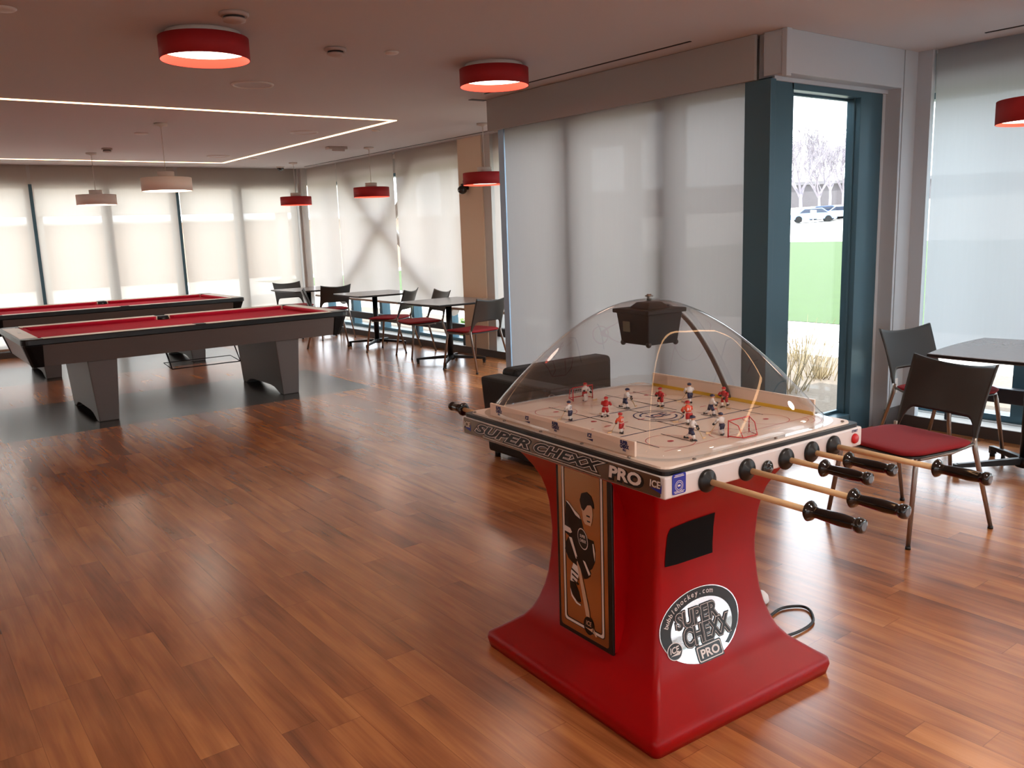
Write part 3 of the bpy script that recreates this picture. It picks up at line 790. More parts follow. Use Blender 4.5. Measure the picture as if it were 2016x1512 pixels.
# cabinet box
b = MB(); b.box(-HV, HV, -HU, HU, BB, BT-.012); cab = b.build('cabinet', PWHITE, HT, bevel=.006, seg=3)
b = MB(); b.loft([[(x, y, BT-.012) for x, y in rrect(2*HV-.012, 2*HU-.012, .02, 4)], [(x, y, BT) for x, y in rrect(2*HV-.012, 2*HU-.012, .02, 4)]]); b.build('edge_gasket', BLACK, HT)
b = MB(); b.loft([[(x, y, BT-.002) for x, y in rrect(2*HV-.04, 2*HU-.04, .03, 4)], [(x, y, BT+.006) for x, y in rrect(2*HV-.045, 2*HU-.045, .03, 4)]]); b.build('playing_surface', RINKW, HT)
RZ = BT + .0065
# rink markings
def seg(m, x0, y0, x1, y1, w, mi, z=RZ):
    d = Vector((x1-x0, y1-y0)).normalized(); n = Vector((-d.y, d.x))*w/2
    m.poly([(x0-n.x, y0-n.y, z), (x1-n.x, y1-n.y, z), (x1+n.x, y1+n.y, z), (x0+n.x, y0+n.y, z)], mi)
b = MB()
for x, y0, y1 in ((-.17,.353,-.003),(.131,.384,.0),(.011,.185,.02),(-.165,-.06,-.16),(.25,.356,.07),(-.042,-.07,-.295),(.141,-.105,-.20),(.288,-.09,-.25),(-.157,-.215,-.35),(-.28,-.12,-.334),(-.285,.30,.12)):
    seg(b, x, y0, x, y1, .0045, 0)
b.build('rod_slots', SLOT, HT)
b = MB(); seg(b, -.30, .117, .385, .117, .006, 0); seg(b, -.30, -.16, .385, -.161, .006, 0); b.build('blue_lines', INKNVY, HT)
b = MB()
def arc(m, cx, cy, R, a0, a1, w, mi, z=RZ+.0003, n=40):
    for k in range(n):
        p, q = a0 + (a1-a0)*k/n, a0 + (a1-a0)*(k+1)/n
        m.poly([(cx+(R-w/2)*math.cos(p), cy+(R-w/2)*math.sin(p), z), (cx+(R-w/2)*math.cos(q), cy+(R-w/2)*math.sin(q), z), (cx+(R+w/2)*math.cos(q), cy+(R+w/2)*math.sin(q), z), (cx+(R+w/2)*math.cos(p), cy+(R+w/2)*math.sin(p), z)], mi)
for cx in (-.2, .24):
    for cy in (-.30, .27): arc(b, cx, cy, .075, 0, 2*PI, .0022, 0)
for cx, cy in ((-.2,-.30),(.24,-.30),(-.2,.27),(.24,.27),(-.2,-.08),(.24,-.08),(-.2,.06),(.24,.06)): b.poly([(cx+.011*math.cos(k*PI/8), cy+.009*math.sin(k*PI/8), RZ+.0004) for k in range(16)], 0)
for k in range(9): seg(b, -.30+k*.075, -.022, -.27+k*.075, -.022, .006, 0, RZ+.0003)
seg(b, -.3, -.375, .385, -.375, .002, 0, RZ+.0003); seg(b, -.3, .335, .385, .335, .002, 0, RZ+.0003)
b.build('red_markings', INKRED, HT)
b = MB(); arc(b, .02, -.022, .085, 0, 2*PI, .005, 0); arc(b, .02, -.022, .062, .3, 2.7, .007, 0); arc(b, .02, -.022, .062, 3.5, 5.9, .007, 0)
text_mesh(b, 'ICE', .06, lambda x, y: (.02 - y*1.0, -.022 + x*-1.0*-1, RZ+.0004) if False else (.02+x, -.022+y, RZ+.0004), 0, bold=.0015)
b.build('centre_emblem', INKNVY, HT)
arcs = MB(); arc(arcs, .0, -.365, .07, 0.1, PI-.1, .0022, 0); arc(arcs, .0, .325, .07, PI+.1, 2*PI-.1, .0022, 0)
for k in range(3): arc(arcs, .3, -.36, .05+.02*k, -PI/2, 0, .0018, 0)
arcs.build('crease_markings', INKRED, HT)
# rounded rink boards: low white wall at the near long side with printed logos, cream/yellow wall opposite, curved ends
b = MB(); b.box(-.406, -.398, -.365, .385, RZ, BT+.052); nb = b.build('rink_board', RINKW, HT, bevel=.0015)
b = MB()
yl = [.335, .205, .075, -.075, -.245]
yl = [.330, .160, .005, -.165, -.320]
for i, y in enumerate(yl):
    fn = lambda x, z, y=y: (-.4068, y - x, BT+.031+z)
    if i % 2 == 0:
        text_mesh(b, 'SUPER', .0135, lambda x, z, y=y: (-.4068, y-x, BT+.041+z), 0, bold=.0012, sx=.8); text_mesh(b, 'CHEXX', .0135, lambda x, z, y=y: (-.4068, y-x-.002, BT+.029+z), 0, bold=.0012, sx=.8)
        text_mesh(b, 'PRO', .008, lambda x, z, y=y: (-.4068, y-x-.002, BT+.0185+z), 0, bold=.0006, sx=.9)
    else:
        text_mesh(b, 'ICE', .017, lambda x, z, y=y: (-.4068, y-x, BT+.034+z), 0, bold=.001, sx=.8, shear=.2)
        b.poly([(-.4068, y+.014, BT+.022), (-.4068, y-.016, BT+.018), (-.4068, y-.018, BT+.026), (-.4068, y+.002, BT+.023)], 0)
b.build('board_print', INKNVY, nb)
b = MB(); b.box(.398, .406, -.37, .40, RZ, BT+.060, 0); b.box(.3955, .398, -.37, .40, RZ, BT+.018, 1); b.build('rink_board', [RINKW, YEL], HT)
def curved(m, cx, cy, R, a0, a1, z0, z1, th=.004, n=14):
    pts = [(cx+R*math.cos(a0+(a1-a0)*k/n), cy+R*math.sin(a0+(a1-a0)*k/n)) for k in range(n+1)]
    for (x0, y0), (x1, y1) in zip(pts, pts[1:]):
        m.poly([(x0,y0,z0),(x1,y1,z0),(x1,y1,z1),(x0,y0,z1)])
b = MB(); R_ = .14
curved(b, -.398+R_, .455-R_, R_, PI, PI/2, RZ, BT+.05); b.poly([(-.398+R_, .455, RZ), (.398-R_, .455, RZ), (.398-R_, .455, BT+.05), (-.398+R_, .455, BT+.05)]); curved(b, .398-R_, .455-R_, R_, PI/2, 0, RZ, BT+.055)
b.build('end_board', clear_mat('clear_board', (.93,.90,.88), 1.5), HT)
# pale raised corner ramp at the far left
# goals
def goal(cy, s):
    g = MB(); r_ = .0022
    g.tube([(-.04, cy, RZ), (-.04, cy, RZ+.052), (.055, cy, RZ+.052), (.055, cy, RZ)], r_, 8)
    g.tube([(-.04, cy, RZ+.004), (-.025, cy+s*.045, RZ+.004), (.04, cy+s*.045, RZ+.004), (.055, cy, RZ+.004)], r_*.8, 8)
    g.tube([(-.04, cy, RZ+.052), (-.03, cy+s*.03, RZ+.04), (-.025, cy+s*.045, RZ+.004)], r_*.7, 8); g.tube([(.055, cy, RZ+.052), (.045, cy+s*.03, RZ+.04), (.04, cy+s*.045, RZ+.004)], r_*.7, 8)
    o = g.build('goal_frame', INKRED, HT)
    n = MB()
    for k in range(7):
        f_ = k/6
        n.tube([(-.04+.095*f_, cy, RZ+.052), (-.03+.075*f_, cy+s*.03, RZ+.04), (-.025+.065*f_, cy+s*.045, RZ+.004)], .0005, 4)
    for k in range(1, 4):
        z = RZ+.052-.012*k; yy = cy+s*.045*(k/4+.2)
        n.tube([(-.038, cy, z), (-.028, yy, z), (.043, yy, z), (.053, cy, z)], .0005, 4)
    n.build('goal_net', INKWHT, o)
goal(-.385, -1); goal(.372, 1)
# clear dome
def dome_ring(s, z, n=64):
    """s in (0,1]: superellipse whose exponent grows outward"""
    a, c = .414*s, .478*s
    e = 3.6 + 2.4*s**3
    out = []
    for k in range(n):
        t = 2*PI*k/n
        x = math.copysign(abs(math.cos(t))**(2/e), math.cos(t)); y = math.copysign(abs(math.sin(t))**(2/e), math.sin(t))
        out.append((a*x, c*y, z))
    return out
def dome_z(s): return .928 + .380*(1 - s**1.95)
b = MB(); rings = [dome_ring(1.0, BT+.004), dome_ring(1.0, .926)]
for k in range(1, 30):
    s = math.cos(PI/2*k/30*.985) ; rings.append(dome_ring(s*.992, dome_z(s)))
rings.append(dome_ring(.012, dome_z(.012)))
b.loft(rings, 0, False, True)
tip = b.pt((0,0,dome_z(0))); last = len(b.v)-1-64
for k in range(64): b.face([last+k, last+(k+1) % 64, tip], 0, True)
b.build('clear_dome', DOME, HT)
b = MB(); b.loft([dome_ring(1.0, BT+.004), dome_ring(1.045, BT+.0045), dome_ring(1.045, BT+.009), dome_ring(1.003, BT+.009)], 0, False, False); b.build('dome_flange', DOME, HT)
for (x, y) in ((-.424,.46),(-.424,.27),(-.424,.06),(-.424,-.15),(-.424,-.36),(-.3,-.492),(.05,-.492),(.38,-.492),(.424,-.36),(.424,.1)):
    b = MB(); b.sphere((x, y, BT+.0095), .006, 10, 6, sc=(1,1,.5)); b.build('screw', STEEL, HT)
# hanging scoreboard under the dome apex
sb = MB()
def sq(h, z): return [(-h,-h,z),(h,-h,z),(h,h,z),(-h,h,z)]
sb.loft([sq(.066, 1.158), sq(.078, 1.262)], 0); sb.loft([sq(.088, 1.262), sq(.088, 1.276)], 0); sb.loft([sq(.05, 1.276), sq(.03, 1.296)], 0)
so = sb.build('scoreboard', mat('scoreboard_plastic', (6,6,6), .5, spec=.3), HT, bevel=.003)
b = MB()
for x, y in ((-.062,-.062),(.062,-.062),(-.062,.062),(.062,.062)): b.sphere((x, y, 1.160), .010, 10, 6)
b.build('corner_foot', BLACK, so)
b = MB(); b.poly([(-.0775, .045, 1.20), (-.0775, .010, 1.20), (-.0765+ -.003, .010, 1.235), (-.0765-.003, .045, 1.235)]); b.build('display_window', mat('dim_display', (92, 84, 52), .3), so)
b = MB(); b.cyl((0, 0, 1.300), .008, .022, 12); b.cyl((0,0,1.314), .014, .004, 14); b.build('top_bolt', STEEL, so)
# dark wire channel following the dome from scoreboard to the far board
b = MB(); pts = []
for k in range(13):
    s = .20 + .775*k/12; x = .405*s*.985; pts.append((x, -.003, dome_z(s)-.008))
pts.append((.400, -.003, .91))
L_ = [(p[0], p[1]-.011, p[2]) for p in pts]; R__ = [(p[0], p[1]+.011, p[2]) for p in pts]
rg = [[l, r_, (r_[0]-.003, r_[1], r_[2]-.003), (l[0]-.003, l[1], l[2]-.003)] for l, r_ in zip(L_, R__)]
b.loft(rg, 0); b.build('wire_channel', mat('channel_brown', (78, 66, 60), .5), HT)

# rods: wooden shaft, bearing collar, black grip (each rod slides on its own)
def rod(name_parent, x, y_in, y_out, side=-1):
    r_ = empty('control_rod', (0,0,0)); r_.parent = HT
    return r_
def add_rod(x, gend, side=-1, z=.847, glen=.152):
    # shaft
    ys = side*HU
    b = MB(); b.tube([(x, ys*.9, z), (x, gend - side*glen*.2, z)], .0085, 14); o = b.build('rod_shaft', WOODROD, HT)
    c_ = MB(); c_.lathe((x, ys, z), [(.033, side*0.001), (.033, side*.007), (.028, side*.012), (.014, side*.016), (.0095, side*.022)], 28, axis='y', caps=True); c_.build('rod_collar', BLACK, HT)
    g = MB(); s = side; e = gend
    g.lathe((x, e, z), [(.009, -s*glen), (.0225, -s*(glen-.001)), (.0265, -s*(glen-.006)), (.0225, -s*(glen-.013)), (.0145, -s*(glen-.018)), (.0135, -s*(glen-.03)), (.0155, -s*.09), (.0165, -s*.055), (.0145, -s*.028), (.014, -s*.02), (.018, -s*.016), (.019, -s*.008), (.017, 0), (.01, s*.002)], 28, axis='y', caps=True)
    g.build('rod_grip', GLBLK, o)
for x, e in ((-.284, -1.005), (-.119, -1.014), (.056, -.803), (.178, -.799), (.287, -1.006)): add_rod(x, e)
add_rod(-.284, .868, 1, glen=.10)
# far side rods (only grips' far ends are hidden behind the box)
add_rod(.10, .70, 1, glen=.10)
# buttons and stickers on the end face
b = MB(); b.lathe((-.029, -HU, .834), [(.024, -.001), (.024, -.006), (.019, -.009), (.016, -.008), (.014, -.014), (.002, -.016)], 28, axis='y', caps=True); b.build('puck_button', GLBLK, HT)
b = MB(); b.lathe((.402, -HU, .851), [(.0165, -.0005), (.0165, -.004), (.014, -.008), (.002, -.009)], 28, axis='y', caps=True); b.build('start_button', mat('red_button', (196, 20, 24), .25), HT)
b = MB(); text_mesh(b, 'START', .011, lambda x, y: (.402+x, -HU-.0012, .876+y), 0, bold=.0004); b.build('button_caption', INKNVY, HT)
st = MB(); st.poly([(x, -HU-.0012, y) for x, y in rrect(.052, .058, .006, 4, -.391, .860)]); so2 = st.build('blue_sticker', INKBLU, HT)
b = MB(); Y_ = -HU-.0016
for k in range(32):
    a, a2 = 2*PI*k/32, 2*PI*(k+1)/32
    for R in (.014, .0095): b.poly([(-.391+R*math.cos(a), Y_, .854+R*math.sin(a)), (-.391+R*math.cos(a2), Y_, .854+R*math.sin(a2)), (-.391+(R+.0014)*math.cos(a2), Y_, .854+(R+.0014)*math.sin(a2)), (-.391+(R+.0014)*math.cos(a), Y_, .854+(R+.0014)*math.sin(a))])
for x0, x1, z0, z1 in ((-.410,-.372,.8795,.8815),(-.407,-.375,.8835,.8855),(-.408,-.374,.8345,.8365),(-.411,-.371,.8385,.8400),(-.396,-.386,.852,.857)): b.poly([(x0,Y_,z0),(x1,Y_,z0),(x1,Y_,z1),(x0,Y_,z1)])
b.build('sticker_print', INKWHT, so2)
# long foil nameplate on the left side
XS = -HV
b = MB(); b.poly([(XS-.0012, y, z) for y, z in rrect(2*HU-.03, .058, .006, 4, 0, .8545)]); npl = b.build('name_strip', FOIL, HT)
def on(dx): return lambda ctr: (lambda x, y: (XS-dx, ctr[0]-x, ctr[1]+y))
def strip_text(txt, y0, y1, z, size, bold, shear, m, d, grow=0.0, nm='lettering', par=None, h=None):
    # measure and fit to width y0..y1
    tmp = MB(); text_mesh(tmp, txt, size, lambda x, y: (x, y, 0), 0, bold=bold*0, shear=shear)
    xs_ = [p[0] for p in tmp.v]; yy = [p[1] for p in tmp.v]; w = max(xs_)-min(xs_); mid = (max(xs_)+min(xs_))/2; my = (max(yy)+min(yy))/2; hh = max(yy)-min(yy)
    k = abs(y0-y1)/w; kz = (h/hh) if h else 1.0
    b = MB(); text_mesh(b, txt, size, lambda x, y: (XS-d, (y0+y1)/2 - (x-mid)*k, z + (y-my)*kz), 0, bold=bold+grow, shear=shear)
    return b.build(nm, m, par or npl)
for txt, y0, y1 in (('SUPER', .424, .100), ('CHEXX', .066, -.262)):
    strip_text(txt, y0, y1, .8585, .040, .0022, .45, INKBLK, .0016, .0034, 'letter_shadow', h=.032)
    strip_text(txt, y0, y1, .8585, .040, .0018, .45, INKWHT, .0020, .0016, 'letter_outline', h=.031)
    strip_text(txt, y0, y1, .8585, .040, .0016, .45, INKBLK, .0025, 0, 'lettering', h=.031)
strip_text('PRO', -.304, -.434, .854, .040, .0026, .08, INKBLK, .0016, .0022, 'letter_shadow', h=.034)
strip_text('PRO', -.300, -.430, .857, .040, .0016, .08, INKWHT, .0024, 0, 'lettering', h=.034)
for yc in (.482, -.488):
    strip_text('ICE', yc+.021, yc-.019, .861, .026, .0008, .1, INKWHT, .0024, 0, 'maker_mark', h=.019)
    b = MB(); b.poly([(XS-.0018, yc+.022, .848), (XS-.0018, yc-.022, .838), (XS-.0018, yc-.024, .866), (XS-.0018, yc-.016, .849)]); b.build('maker_swoosh', INKBLU, npl)
b = MB()
for z0 in (.832,): b.box(XS-.0022, XS-.0016, -.26, .38, z0, z0+.0018)
b.build('underline', INKWHT, npl)
# side art panel
PX = -.314
b = MB(); b.box(PX+.012, -.20, -.148, .134, .174, .822); b.build('panel_pilaster', REDBASE, HT, bevel=.006, seg=2)
b = MB(); b.box(PX+.004, PX+.014, -.150, .136, .170, .822); pb = b.build('art_panel', BLACK, HT, bevel=.003, seg=2)
FX = PX+.0035
b = MB(); b.poly([(FX, y, z) for y, z in rrect(.252, .622, .012, 4, -.004, .4975)]); b.build('foil_sheet', FOILP, pb)
def frame_ring(w, h, t, m, d, nm):
    b = MB(); o_ = rrect(w, h, .012, 4, -.004, .500); i_ = rrect(w-2*t, h-2*t, .010, 4, -.004, .500)
    n = len(o_); io = [b.pt((FX-d, y, z)) for y, z in o_]; ii = [b.pt((FX-d, y, z)) for y, z in i_]
    for k in range(n): b.face([io[k], io[(k+1) % n], ii[(k+1) % n], ii[k]])
    b.build(nm, m, pb)
frame_ring(.214, .580, .0030, INKBLK, .0006, 'frame_line'); frame_ring(.208, .574, .009, INKWHT, .0008, 'white_frame'); frame_ring(.188, .554, .0024, INKBLK, .0006, 'frame_line')
# hockey player picture: coordinates in (u, z), from the photo
def art(pts, m, d, nm='player_picture'):
    b = MB(); b.poly([(FX-d, u, z) for u, z in pts]); return b.build(nm, m, pb)
off = .0
art([(.082,.640),(.060,.632),(.030,.606),(.0,.596),(-.010,.560),(-.028,.540),(-.060,.540),(-.068,.510),(-.066,.470),(-.050,.440),(-.034,.428),(-.030,.400),(-.008,.392),(.010,.420),(.040,.426),(.075,.442),(.092,.470),(.085,.498),(.068,.522),(.088,.530),(.090,.560),(.084,.600)], INKBLK, .0010)
art([(.082,.645),(.070,.645),(.035,.622),(.010,.610),(.004,.598),(.030,.606),(.060,.632)], INKWHT, .0014)
art([(.092,.556),(.060,.552),(.050,.540),(.060,.534),(.094,.536)], INKWHT, .0014)
art([(-.030,.680),(-.006,.690),(.004,.672),(.002,.640),(-.006,.628),(-.010,.600),(-.020,.588),(-.048,.588),(-.056,.606),(-.060,.628),(-.058,.650),(-.048,.668)], INKTAN, .0014)
art([(-.004,.690),(-.030,.700),(-.052,.690),(-.064,.668),(-.066,.650),(-.050,.660),(-.034,.656),(-.022,.640),(-.014,.632),(-.002,.640),(.006,.664)], INKBLK, .0018)
art([(-.028,.622),(-.046,.622),(-.046,.616),(-.028,.617)], INKBLK, .0020); art([(-.030,.604),(-.048,.604),(-.046,.599),(-.032,.599)], INKBLK, .0020)
art([(-.062,.530),(-.068,.500),(-.067,.470),(-.060,.500),(-.056,.530)], INKWHT, .0016)
b = MB()
for (a_, b_, dd, mm) in ((.022, .036, .0014, 0),): pass
b.poly([(FX-.0014, -.006+.026*math.cos(t*PI/12)*1.0 + .006*math.sin(t*PI/12), .532+.036*math.sin(t*PI/12)) for t in range(24)]); b.build('crest_outline', INKWHT, pb)
b = MB(); b.poly([(FX-.0018, -.006+.0235*math.cos(t*PI/12) + .0055*math.sin(t*PI/12), .532+.0325*math.sin(t*PI/12)) for t in range(24)]); b.build('crest', INKBLK, pb)
b = MB(); text_mesh(b, 'SUPER', .014, lambda x, y: (FX-.0022, -.006-x*.7, .541+y-x*-.0), 0, bold=.0004); text_mesh(b, 'CHEXX', .014, lambda x, y: (FX-.0022, -.007-x*.7, .525+y), 0, bold=.0004); b.build('crest_text', INKWHT, pb)
art([(.068,.520),(.052,.520),(.022,.455),(.032,.452)], INKWHT, .0016)
art([(.018,.455),(.028,.440),(-.020,.250),(-.066,.205),(-.072,.208),(-.036,.262),(-.034,.285)], INKTAN, .0020, 'stick_picture')
art([(.030,.460),(.0,.465),(-.020,.450),(-.040,.410),(-.020,.395),(.0,.410),(.020,.440)], INKBLK, .0024)
art([(-.006,.458),(-.018,.456),(-.044,.420),(-.036,.412)], INKWHT, .0027)
art([(.046,.432),(.060,.400),(.064,.362),(.030,.366),(.020,.392),(.016,.424)], INKWHT, .0016)
for k in range(3): art([(.056-.002*k,.412-.018*k),(.022,.400-.018*k),(.022,.394-.018*k),(.058-.002*k,.405-.018*k)], INKBLK, .0019)
art([(.068,.365),(.040,.360),(.022,.335),(.012,.300),(.030,.300),(.056,.318),(.066,.338)], INKBLK, .0021, 'skate_picture')
art([(.066,.336),(.054,.314),(.028,.296),(.010,.294),(.012,.288),(.034,.290),(.060,.308)], INKWHT, .0021, 'skate_picture')
b = MB(); b.poly([(FX-.0026, -.030+.026*math.cos(t*PI/14), .232+.032*math.sin(t*PI/14)) for t in range(28)]); b.build('puck_picture', INKBLK, pb)
b = MB(); text_mesh(b, 'ICE', .024, lambda x, y: (FX-.0030, -.030-x*.8, .240+y), 0, bold=.0004, shear=.2); b.poly([(FX-.003, -.010, .222), (FX-.003, -.050, .216), (FX-.003, -.053, .232), (FX-.003, -.040, .224)]); b.build('puck_print', INKTAN, pb)
# speaker opening and round logo follow the curved end face
def endY(z): return -(.458 - dz(z))
def on_end(x, z, e): return (x, endY(z)-e, z)
def grid_patch(m, outline, e, mi=0, n=10, cx=None, cz=None):
    cx = sum(p[0] for p in outline)/len(outline) if cx is None else cx; cz = sum(p[1] for p in outline)/len(outline) if cz is None else cz
    rings = []
    for k in range(1, n+1): rings.append([m.pt(on_end(cx+(x-cx)*k/n, cz+(z-cz)*k/n, e)) for x, z in outline])
    c0 = m.pt(on_end(cx, cz, e)); N_ = len(outline)
    for i in range(N_): m.face([c0, rings[0][i], rings[0][(i+1) % N_]], mi, True)
    for a, c in zip(rings, rings[1:]):
        for i in range(N_): j = (i+1) % N_; m.face([a[i], a[j], c[j], c[i]], mi, True)
def ring_patch(m, fo, fi, e, mi=0, n=72, a0=0, a1=2*PI, sub=3):
    for k in range(n):
        t0, t1 = a0+(a1-a0)*k/n, a0+(a1-a0)*(k+1)/n
        for q in range(sub):
            f0, f1 = q/sub, (q+1)/sub
            def mixp(t, f):
                o_, i_ = fo(t), fi(t); return (o_[0]*(1-f)+i_[0]*f, o_[1]*(1-f)+i_[1]*f)
            m.face([m.pt(on_end(*mixp(t0, f0), e)), m.pt(on_end(*mixp(t1, f0), e)), m.pt(on_end(*mixp(t1, f1), e)), m.pt(on_end(*mixp(t0, f1), e))], mi, True)
b = MB()
pts = [(-.204,.492),(-.150,.488),(.012,.487),(.012,.560),(.010,.628),(-.110,.625),(-.190,.618),(-.198,.600)]
dens = []
for p, q in zip(pts, pts[1:]+pts[:1]):
    for k in range(4): dens.append((p[0]+(q[0]-p[0])*k/4, p[1]+(q[1]-p[1])*k/4))
grid_patch(b, dens, .002, n=6); b.build('speaker_opening', RUBBER, HT)
OX, OZ, OA, OB = -.065, .272, .182, .116
def ell(k, dx=0, dzz=0): return lambda t: (OX+dx+OA*k*math.cos(t), OZ+dzz+OB*k*math.sin(t))
b = MB(); grid_patch(b, [ell(1)(2*PI*k/72) for k in range(72)], .0016, n=12); badge = b.build('oval_badge', CHROME, HT)
b = MB(); ring_patch(b, ell(.975), lambda t: (OX+.006+OA*.775*math.cos(t), OZ-.012+OB*.78*math.sin(t)), .0022, n=60, a0=-.95, a1=PI+.45); b.build('badge_band', INKBLK, badge)
def badge_text(txt, cx, cz, w, h, e, m, bold=0, shear=0, nm='badge_lettering', rot=0.0, k_=None):
    tmp = MB(); text_mesh(tmp, txt, .05, lambda x, y: (x, y, 0), 0, shear=shear)
    xs_ = [p[0] for p in tmp.v]; yy = [p[1] for p in tmp.v]; kx = w/(max(xs_)-min(xs_)); kz = h/(max(yy)-min(yy)); mx = (max(xs_)+min(xs_))/2; my = (max(yy)+min(yy))/2
    def fn(x, y):
        X = (x-mx)*kx; Z = (y-my)*kz
        return on_end(cx+X*math.cos(rot)-Z*math.sin(rot), cz+X*math.sin(rot)+Z*math.cos(rot), e)
    b = MB(); text_mesh(b, txt, .05, fn, 0, bold=bold, shear=shear); return b.build(nm, m, badge)
for txt, cx, cz, w, h in (('SUPER', -.078, .300, .185, .050), ('CHEXX', -.044, .242, .205, .056)):
    badge_text(txt, cx, cz, w, h, .0030, INKBLK, .0046, nm='letter_shadow'); badge_text(txt, cx, cz, w, h, .0038, INKWHT, .0026, nm='letter_outline'); badge_text(txt, cx, cz, w, h, .0046, INKBLK, .0014)
def plate(w, h, e, m, nm):
    b = MB(); grid_patch(b, rrect(w, h, .006, 4, -.052, .182), e, n=3); b.build(nm, m, badge)
plate(.118, .050, .0030, INKBLK, 'pro_plate'); plate(.110, .043, .0036, INKWHT, 'pro_plate'); plate(.104, .038, .0042, INKBLK, 'pro_plate')
badge_text('PRO', -.052, .182, .082, .024, .0052, INKWHT, .0016)
b = MB(); grid_patch(b, [(-.196+.033*math.cos(t*PI/16), .219+.026*math.sin(t*PI/16)) for t in range(32)], .0030, n=3); b.build('maker_disc', INKWHT, badge)
b = MB(); grid_patch(b, [(-.196+.030*math.cos(t*PI/16), .219+.0235*math.sin(t*PI/16)) for t in range(32)], .0036, n=3); b.build('maker_disc', INKBLK, badge)
badge_text('ICE', -.197, .224, .040, .018, .0044, INKWHT, .0010, .2, 'maker_mark')
b = MB(); b.poly([on_end(x, z, .0044) for x, z in ((-.218,.209),(-.180,.206),(-.170,.216),(-.192,.213))]); b.build('maker_mark', INKWHT, badge)
# address lettering along the black band, one character at a time on the arc
s_ = 'bubblehockey.com'
bt = MB()
for i, chh in enumerate(s_):
    t = math.radians(163 - (163-68)*i/(len(s_)-1)); px_, pz_ = OX+.003+OA*.872*math.cos(t), OZ-.004+OB*.885*math.sin(t)
    nx, nz = math.cos(t)*OB, math.sin(t)*OA; rot = math.atan2(nz, nx) - PI/2
    def fn(x, y, px_=px_, pz_=pz_, rot=rot): return on_end(px_+(x*math.cos(rot)-y*math.sin(rot)), pz_+(x*math.sin(rot)+y*math.cos(rot)), .0034)
    text_mesh(bt, chh, .0255, fn, 0, bold=.0002)
bt.build('band_lettering', INKWHT, badge)

